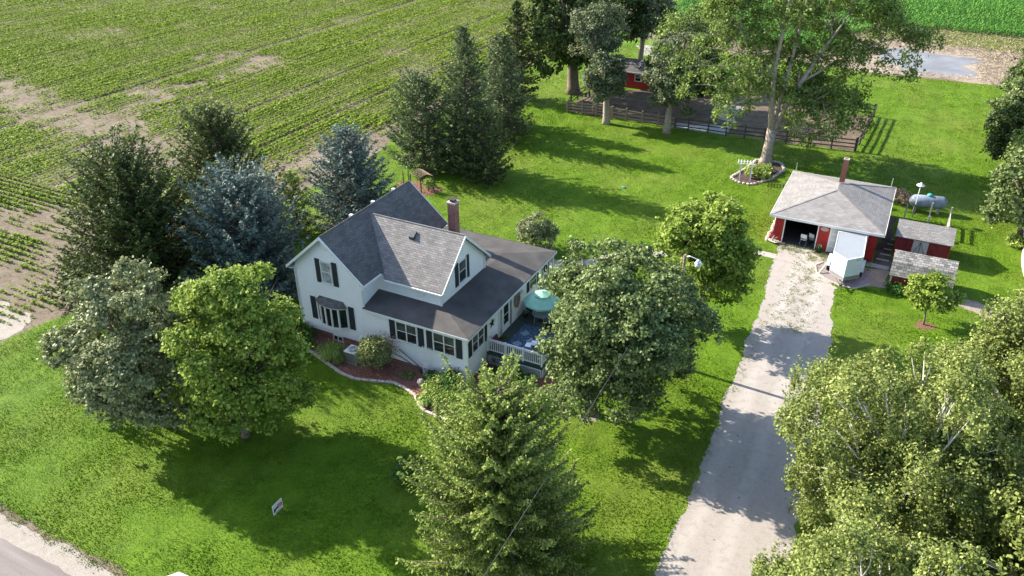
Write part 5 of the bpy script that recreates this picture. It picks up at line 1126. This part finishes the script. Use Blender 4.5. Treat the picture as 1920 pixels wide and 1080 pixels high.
decid('edge_tree', 'grey green tree bulging over the lawn below the pond', (30.4, 59), (29.9, 59, 4.2), 3.0, 3.7, 'l_maple', 'bark', 13, .42, 760, 18, .28, .26, .2, 224, .25, .4)
decid('edge_tree', 'dark tree at the right border level with the pond shore', (31.4, 69.5), (31.0, 69.5, 4.0), 3.0, 3.5, 'l_dark', 'bark', 12, .42, 640, 17, .3, .3, .22, 225, .25, .4)
decid('edge_tree', 'farthest dark tree of the right border beside the maize', (33.4, 79), (33.0, 79, 4.6), 3.0, 4.0, 'l_dark', 'bark', 12, .42, 560, 17, .3, .3, .22, 226, .25, .4)
decid('edge_tree', 'narrow grey green tree in the gap above the nearest tree at the right border', (33.5, 46), (32.6, 46, 5.4), 3.6, 4.6, 'l_maple', 'bark', 13, .42, 800, 18, .28, .26, .2, 227, .25, .4)
decid('edge_tree', 'dark tree overlapping the lawn between two greener ones at the right border', (32.2, 64.5), (31.6, 64.5, 5.0), 3.6, 4.4, 'l_dark', 'bark', 13, .42, 800, 18, .3, .28, .2, 228, .25, .4)
decid('birch_tree', 'white barked birch with drooping twigs right beside the driveway', (23.0, -3.6), (22.6, -3.6, 6.3), 4.8, 5.3, 'l_birch', 'bark_white', 36, .30, 3900, 34, .17, .125, .085, 231, .2, .35, droop=.9)
decid('birch_tree', 'birch with drooping twigs at the right border above the others', (27.9, 3.2), (27.6, 3.0, 6.4), 4.7, 5.0, 'l_birch', 'bark_white', 36, .30, 3700, 34, .18, .13, .09, 232, .2, .35, droop=.9)
decid('birch_tree', 'nearest birch with drooping twigs at the bottom right corner', (23.2, -13.2), (22.5, -12.8, 6.0), 4.3, 4.6, 'l_birch', 'bark_white', 32, .30, 3100, 34, .16, .12, .08, 233, .2, .35, droop=.9)
decid('birch_tree', 'birch hidden behind the others in the lower right corner', (29.8, -7.5), (29.6, -7.4, 6.6), 4.8, 5.0, 'l_birch', 'bark_white', 32, .30, 2800, 30, .18, .18, .12, 234, .2, .35, droop=.9)
decid('birch_sapling', 'small birch poking up over the driveway at the bottom edge', (17.9, -15.9), (17.9, -15.8, 5.0), 1.3, 2.2, 'l_birch', 'bark_white', 10, .42, 170, 22, .14, .15, .10, 235, .09, .35, droop=.5)
bush('shrub', 'pinkish leafless looking shrub behind the garage near the propane tank', 20.6, 39.2, 1.2, 1.0, 'brownleaf', 900, .16, .1, seed=90); bush('shrub', 'green shrub against the back wall of the garage', 18.0, 37.6, 1.1, .9, 'l_yel', 900, .16, .11, seed=91)
# ---------------------------------------------------------------- crops
def soft(P, a, b, r):
    a = np.array(a, float); b = np.array(b, float); d = b-a; t = np.clip(((P[:, :2]-a)@d)/(d@d), 0, 1)
    return np.clip(1.25-np.linalg.norm(P[:, :2]-(a+d*t[:, None]), axis=1)/r, 0, 1)
def vnoise(P, s, seed=0):
    g = np.random.default_rng(seed); G = g.uniform(size=(256, 256)); X = P[:, 0]/s+100; Y = P[:, 1]/s+100
    xi = np.floor(X).astype(int); yi = np.floor(Y).astype(int); fx = X-xi; fy = Y-yi; fx = fx*fx*(3-2*fx); fy = fy*fy*(3-2*fy)
    q = lambda i, j: G[i % 256, j % 256]
    return (q(xi, yi)*(1-fx)+q(xi+1, yi)*fx)*(1-fy)+(q(xi, yi+1)*(1-fx)+q(xi+1, yi+1)*fx)*fy
BARE = [((-88, 26), (-62, 21.8), 2.6), ((-62, 22), (-44, 18.2), 3.0), ((-60, 24), (-48, 19), 2.6), ((-72, 50.5), (-61.5, 51.2), 2.0), ((-61.5, 51), (-62, 40), 1.3), ((-66, 33), (-62, 40), 1.3), ((-61, 22), (-62, 33), 1.2), ((-32, 20), (-30, 33), 2.4), ((-30, 33), (-29.5, 55), 1.4), ((-48, 1), (-38, 5.4), 1.6), ((-40, 3), (-33, 3.5), 1.3), ((-45, -5.5), (-31, -3.2), 1.7), ((-60, -11), (-29, -8.5), 3.2), ((-33, 20), (-40, 17.5), 2.6), ((-30, 5), (-31, 18), 2.4), ((-34.5, -1), (-30, 4), 3.0)]
def bare(P):
    m_ = np.zeros(len(P))
    for a, b, r in BARE: m_ = np.maximum(m_, soft(P, a, b, r*1.45))
    return np.clip(m_*.74+((vnoise(P, 1.3, 3)-.5)*1.0+(vnoise(P*np.array([1, .12, 1]), .6, 13)-.5)*.8)*(m_ > .02)+np.clip(vnoise(P, 7, 4)-.70, 0, 1)*1.5+(P[:, 0] > -29.3), 0, 1)
def rows(x0, x1, y0, y1, along, sp, st, seed):
    g = np.random.default_rng(seed)
    if along == 'y': X, Y = np.meshgrid(np.arange(x0, x1, sp), np.arange(y0, y1, st), indexing='ij')
    else: Y, X = np.meshgrid(np.arange(y0, y1, sp), np.arange(x0, x1, st), indexing='ij')
    X = X.ravel(); Y = Y.ravel(); n = len(X)
    P = np.stack([X+g.normal(size=n)*(.02 if along == 'y' else .07), Y+g.normal(size=n)*(.02 if along == 'x' else .07), np.zeros(n)], 1); return P[inview(P, 450)], g
Ls = []
for (args) in ((-64, -29.2, -9, 8, 'x', .62, .13, 1), (-175, -29.2, 8, 60, 'y', .62, .17, 2), (-150, -29.2, 60, 150, 'y', .62, .26, 3)):
    P, g = rows(*args); b_ = bare(P)
    rowv = np.random.default_rng(77).uniform(size=4096)[(np.floor((P[:, 0 if args[4] == 'y' else 1]+300)/.62)).astype(int) % 4096]
    keep = g.uniform(size=len(P)) > b_*1.02-.06+.10*(rowv > .9); P = P[keep]; b_ = b_[keep]; rowv = rowv[keep]; kk = np.floor((P[:, 0 if args[4] == 'y' else 1]+300)/.62).astype(int) % 16 != 5; P = P[kk]; b_ = b_[kk]; rowv = rowv[kk]
    vig = (1-.5*b_)*(.55+.40*vnoise(P, 5, 8)+.50*rowv**.7)*(.9+.25*vnoise(P, 19, 21)); far = args[3] > 75; k = 7 if not far else 6
    s = np.repeat(vig, k); Q = np.repeat(P, k, 0); n = len(Q)
    Q = Q+g.normal(size=(n, 3))*(np.array([.062, .12, 0]) if args[4] == 'y' else np.array([.12, .062, 0]))*s[:, None]; Q[:, 2] = (.06+.24*g.uniform(size=n))*s
    N = unit(np.array([0, 0, 1.])+g.normal(size=(n, 3))*.45); D = unit(g.normal(size=(n, 3))*np.array([1, 1, .2]))
    z_ = s*g.uniform(.7, 1.2, n)*(1.4 if far else 1.1); Ls.append(leaves(Q, D, N, .20*z_, .16*z_))
tag(npmesh('soybean_crop', np.concatenate(Ls), 4, M['soy'], None), 'rows of young green soybeans with bare patches left of the yard', 'soybean field', kind='stuff')
def corn(xr, yr, seed):
    P, g = rows(xr[0], xr[1], yr[0], yr[1], 'x', .76, .30, seed)
    return P, g
P, g = corn((-21.5, 75), (86, 175), 5)
DEAD = [(7, 84), (34, 84), (36, 96), (37, 107), (33, 112.5), (22, 113.5), (14, 113), (9, 104)]
keep = ~inpoly(P, DEAD) & ~inpoly(P, [(-30, 60), (-6, 60), (-6, 92), (-21, 96)]) & (P[:, 1] > 88+np.clip(P[:, 0]-8, -30, 30)*-.05+vnoise(P, 4, 2)*2)
P = P[keep]; k = 7; n = len(P)*k; Q = np.repeat(P, k, 0); hh = np.repeat(.9+.9*np.clip((P[:, 1]-112)/14, 0, 1)+.25*vnoise(P, 3, 6), k)
a = g.uniform(0, 6.28, n); d = np.stack([np.cos(a), np.sin(a), 0*a], 1); sd_ = np.stack([-np.sin(a), np.cos(a), 0*a], 1)
z0 = np.tile(np.linspace(.25, .95, k), len(P))*hh; b0 = Q+np.stack([0*a, 0*a, z0], 1); ln = g.uniform(.35, .6, n)
m1 = b0+d*(ln*.5)[:, None]+np.stack([0*a, 0*a, .22+0*a], 1); m2 = b0+d*ln[:, None]+np.stack([0*a, 0*a, .02+0*a], 1)
w_ = .07; cl = np.concatenate([np.stack([b0-sd_*w_*.6, b0+sd_*w_*.6, m1+sd_*w_, m1-sd_*w_], 1), np.stack([m1-sd_*w_, m1+sd_*w_, m2+sd_*.01, m2-sd_*.01], 1)])
tag(npmesh('maize_crop', cl, 4, M['corn'], None), 'dense bright green maize field beyond the pond and the back trees', 'maize field', kind='stuff')
# dead stalks round the pond
g = np.random.default_rng(9); P = np.stack([g.uniform(6, 40, 9000), g.uniform(83, 114, 9000), np.zeros(9000)], 1)
POND = [(13.2, 97), (15, 100), (18.2, 99.4), (22, 98.3), (26.5, 98), (27.4, 95), (24.4, 92.6), (26.4, 89.8), (26.8, 87), (23.3, 85.9), (18.4, 85.4), (15.6, 88.8), (13, 90.6)]
P = P[inpoly(P, DEAD) & ~inpoly(P, POND)]; P = P[g.uniform(size=len(P)) < .35+.65*np.clip((P[:, 1]-96)/12, 0, 1)+.4*(P[:, 0] > 27)]
k = 5; Q = np.repeat(P, k, 0); n = len(Q); Q = Q+g.normal(size=(n, 3))*np.array([.16, .16, 0]); Q[:, 2] = .06+g.uniform(size=n)*.4
D = unit(g.normal(size=(n, 3))*np.array([1, 1, .6])); tag(npmesh('dead_stalks', leaves(Q, D, rdir(n), .42*g.uniform(.6, 1.3, n), .06), 4, M['straw'], None), 'tan dead stalks standing round the flooded hollow', 'dead crop', kind='stuff')
P2 = P[P[:, 1] > 103]; Q = np.repeat(P2, 4, 0)+g.normal(size=(len(P2)*4, 3))*np.array([.3, .3, 0]); Q[:, 2] = .2+.2*g.uniform(size=len(Q))
tag(npmesh('pond_weeds', leaves(Q, rdir(len(Q)), unit(rdir(len(Q))*.6+np.array([0, 0, .8])), .26, .12), 4, M['soy'], None), 'yellow green weeds between the dead stalks and the maize', 'weeds', kind='stuff')
# grass blades on the lawn
def tufts(n, x0, x1, y0, y1, seed, h=.07, w=.06, lim=320):
    g = np.random.default_rng(seed); P = np.stack([g.uniform(x0, x1, n), g.uniform(y0, y1, n), np.zeros(n)], 1)
    P = P[inview(P, lim)]; P = P[inpoly(P, LAWN) & ~inpoly(P, DRIVE) & ~inpoly(P, BED) & ~inpoly(P, PAD)]
    P = P[~((P[:, 0] > HX0) & (P[:, 0] < 3.8) & (P[:, 1] > -.1) & (P[:, 1] < 12)) & ~((P[:, 0] > 12.2) & (P[:, 0] < 19.7) & (P[:, 1] > 26.5) & (P[:, 1] < 36))]
    P = P[~inpoly(P, [(10.2, 24.8), (13.1, 24.8), (13.1, 23.85), (10.3, 23.9), (2.5, 18.3), (.3, 15.5), (-1.6, 14.8), (-2.2, 16.2), (-.2, 16.8), (2.0, 19.5)]) & ~inpoly(P, TB) & ~inpoly(P, [(-15.2, 49.7), (15.5, 50.8), (16.1, 63.4), (6, 63.6), (-3, 67), (-9, 62.5), (-15.6, 60), (-16.2, 54)])]
    P = P[~inpoly(P, [(19.75, 22.3), (25, 22.9), (29.3, 20.9), (29.6, 22.7), (25.2, 24.4), (25.2, 27.9), (20.8, 28.2), (20.7, 36), (19.7, 36)])]
    n = len(P); N = unit(np.array([0, 0, .9])+g.normal(size=(n, 3))*.75); D = unit(g.normal(size=(n, 3))*.6+np.array([0, 0, .5]))
    s = g.uniform(.6, 1.3, n)*(.45+.6*vnoise(P, 1.1, 12)+.5*vnoise(P, 3.3, 14)); P[:, 2] = .02+.02*s
    return leaves(P, D, N, h*s, w*s)
G_ = np.concatenate([tufts(400000, -29, 32, -19, 8, 31, .065, .045), tufts(340000, -29, 32, 8, 50, 32, .06, .05), tufts(150000, -29, 36, 50, 84, 33, .08, .06)])
tag(npmesh('lawn_grass', G_, 4, M['grassb'], None), 'short green lawn grass all round the farmhouse', 'grass', kind='stuff')
g = np.random.default_rng(41); P = []
for i in range(3600):     # weeds along the verge, the field edge and the driveway
    u = g.uniform()
    if u < .28: P.append((g.uniform(-22, 2), -19.05+g.normal()*.18, 0))
    elif u < .45: P.append((-28.6+g.normal()*.35, g.uniform(-9, 60), 0))
    elif u < .72:
        y = g.uniform(14, 26.4); c_ = 15.1+(y-20)*.02 if g.uniform() < .5 else 16.2-(y-20)*.04; P.append((c_+g.normal()*.45, y, 0))
    elif u < .86: P.append(((14.2 if g.uniform() < .6 else 18.9)+g.normal()*.16, g.uniform(-14, 20), 0))
    else: P.append((g.uniform(13, 16.6), 26.0+g.normal()*.45, 0))
P = np.array(P); P = P[(vnoise(P, .28, 5) > .42)]; Q = np.repeat(P, 4, 0); n = len(Q); Q = Q+g.normal(size=(n, 3))*np.array([.09, .09, 0]); Q[:, 2] = .03+.05*g.uniform(size=n)
tag(npmesh('weeds', leaves(Q, rdir(n), unit(rdir(n)*.7+np.array([0, 0, .8])), .085, .045), 4, M['weed'], None), 'straggling weeds on the gravel driveway and along the verges', 'weeds', kind='stuff')
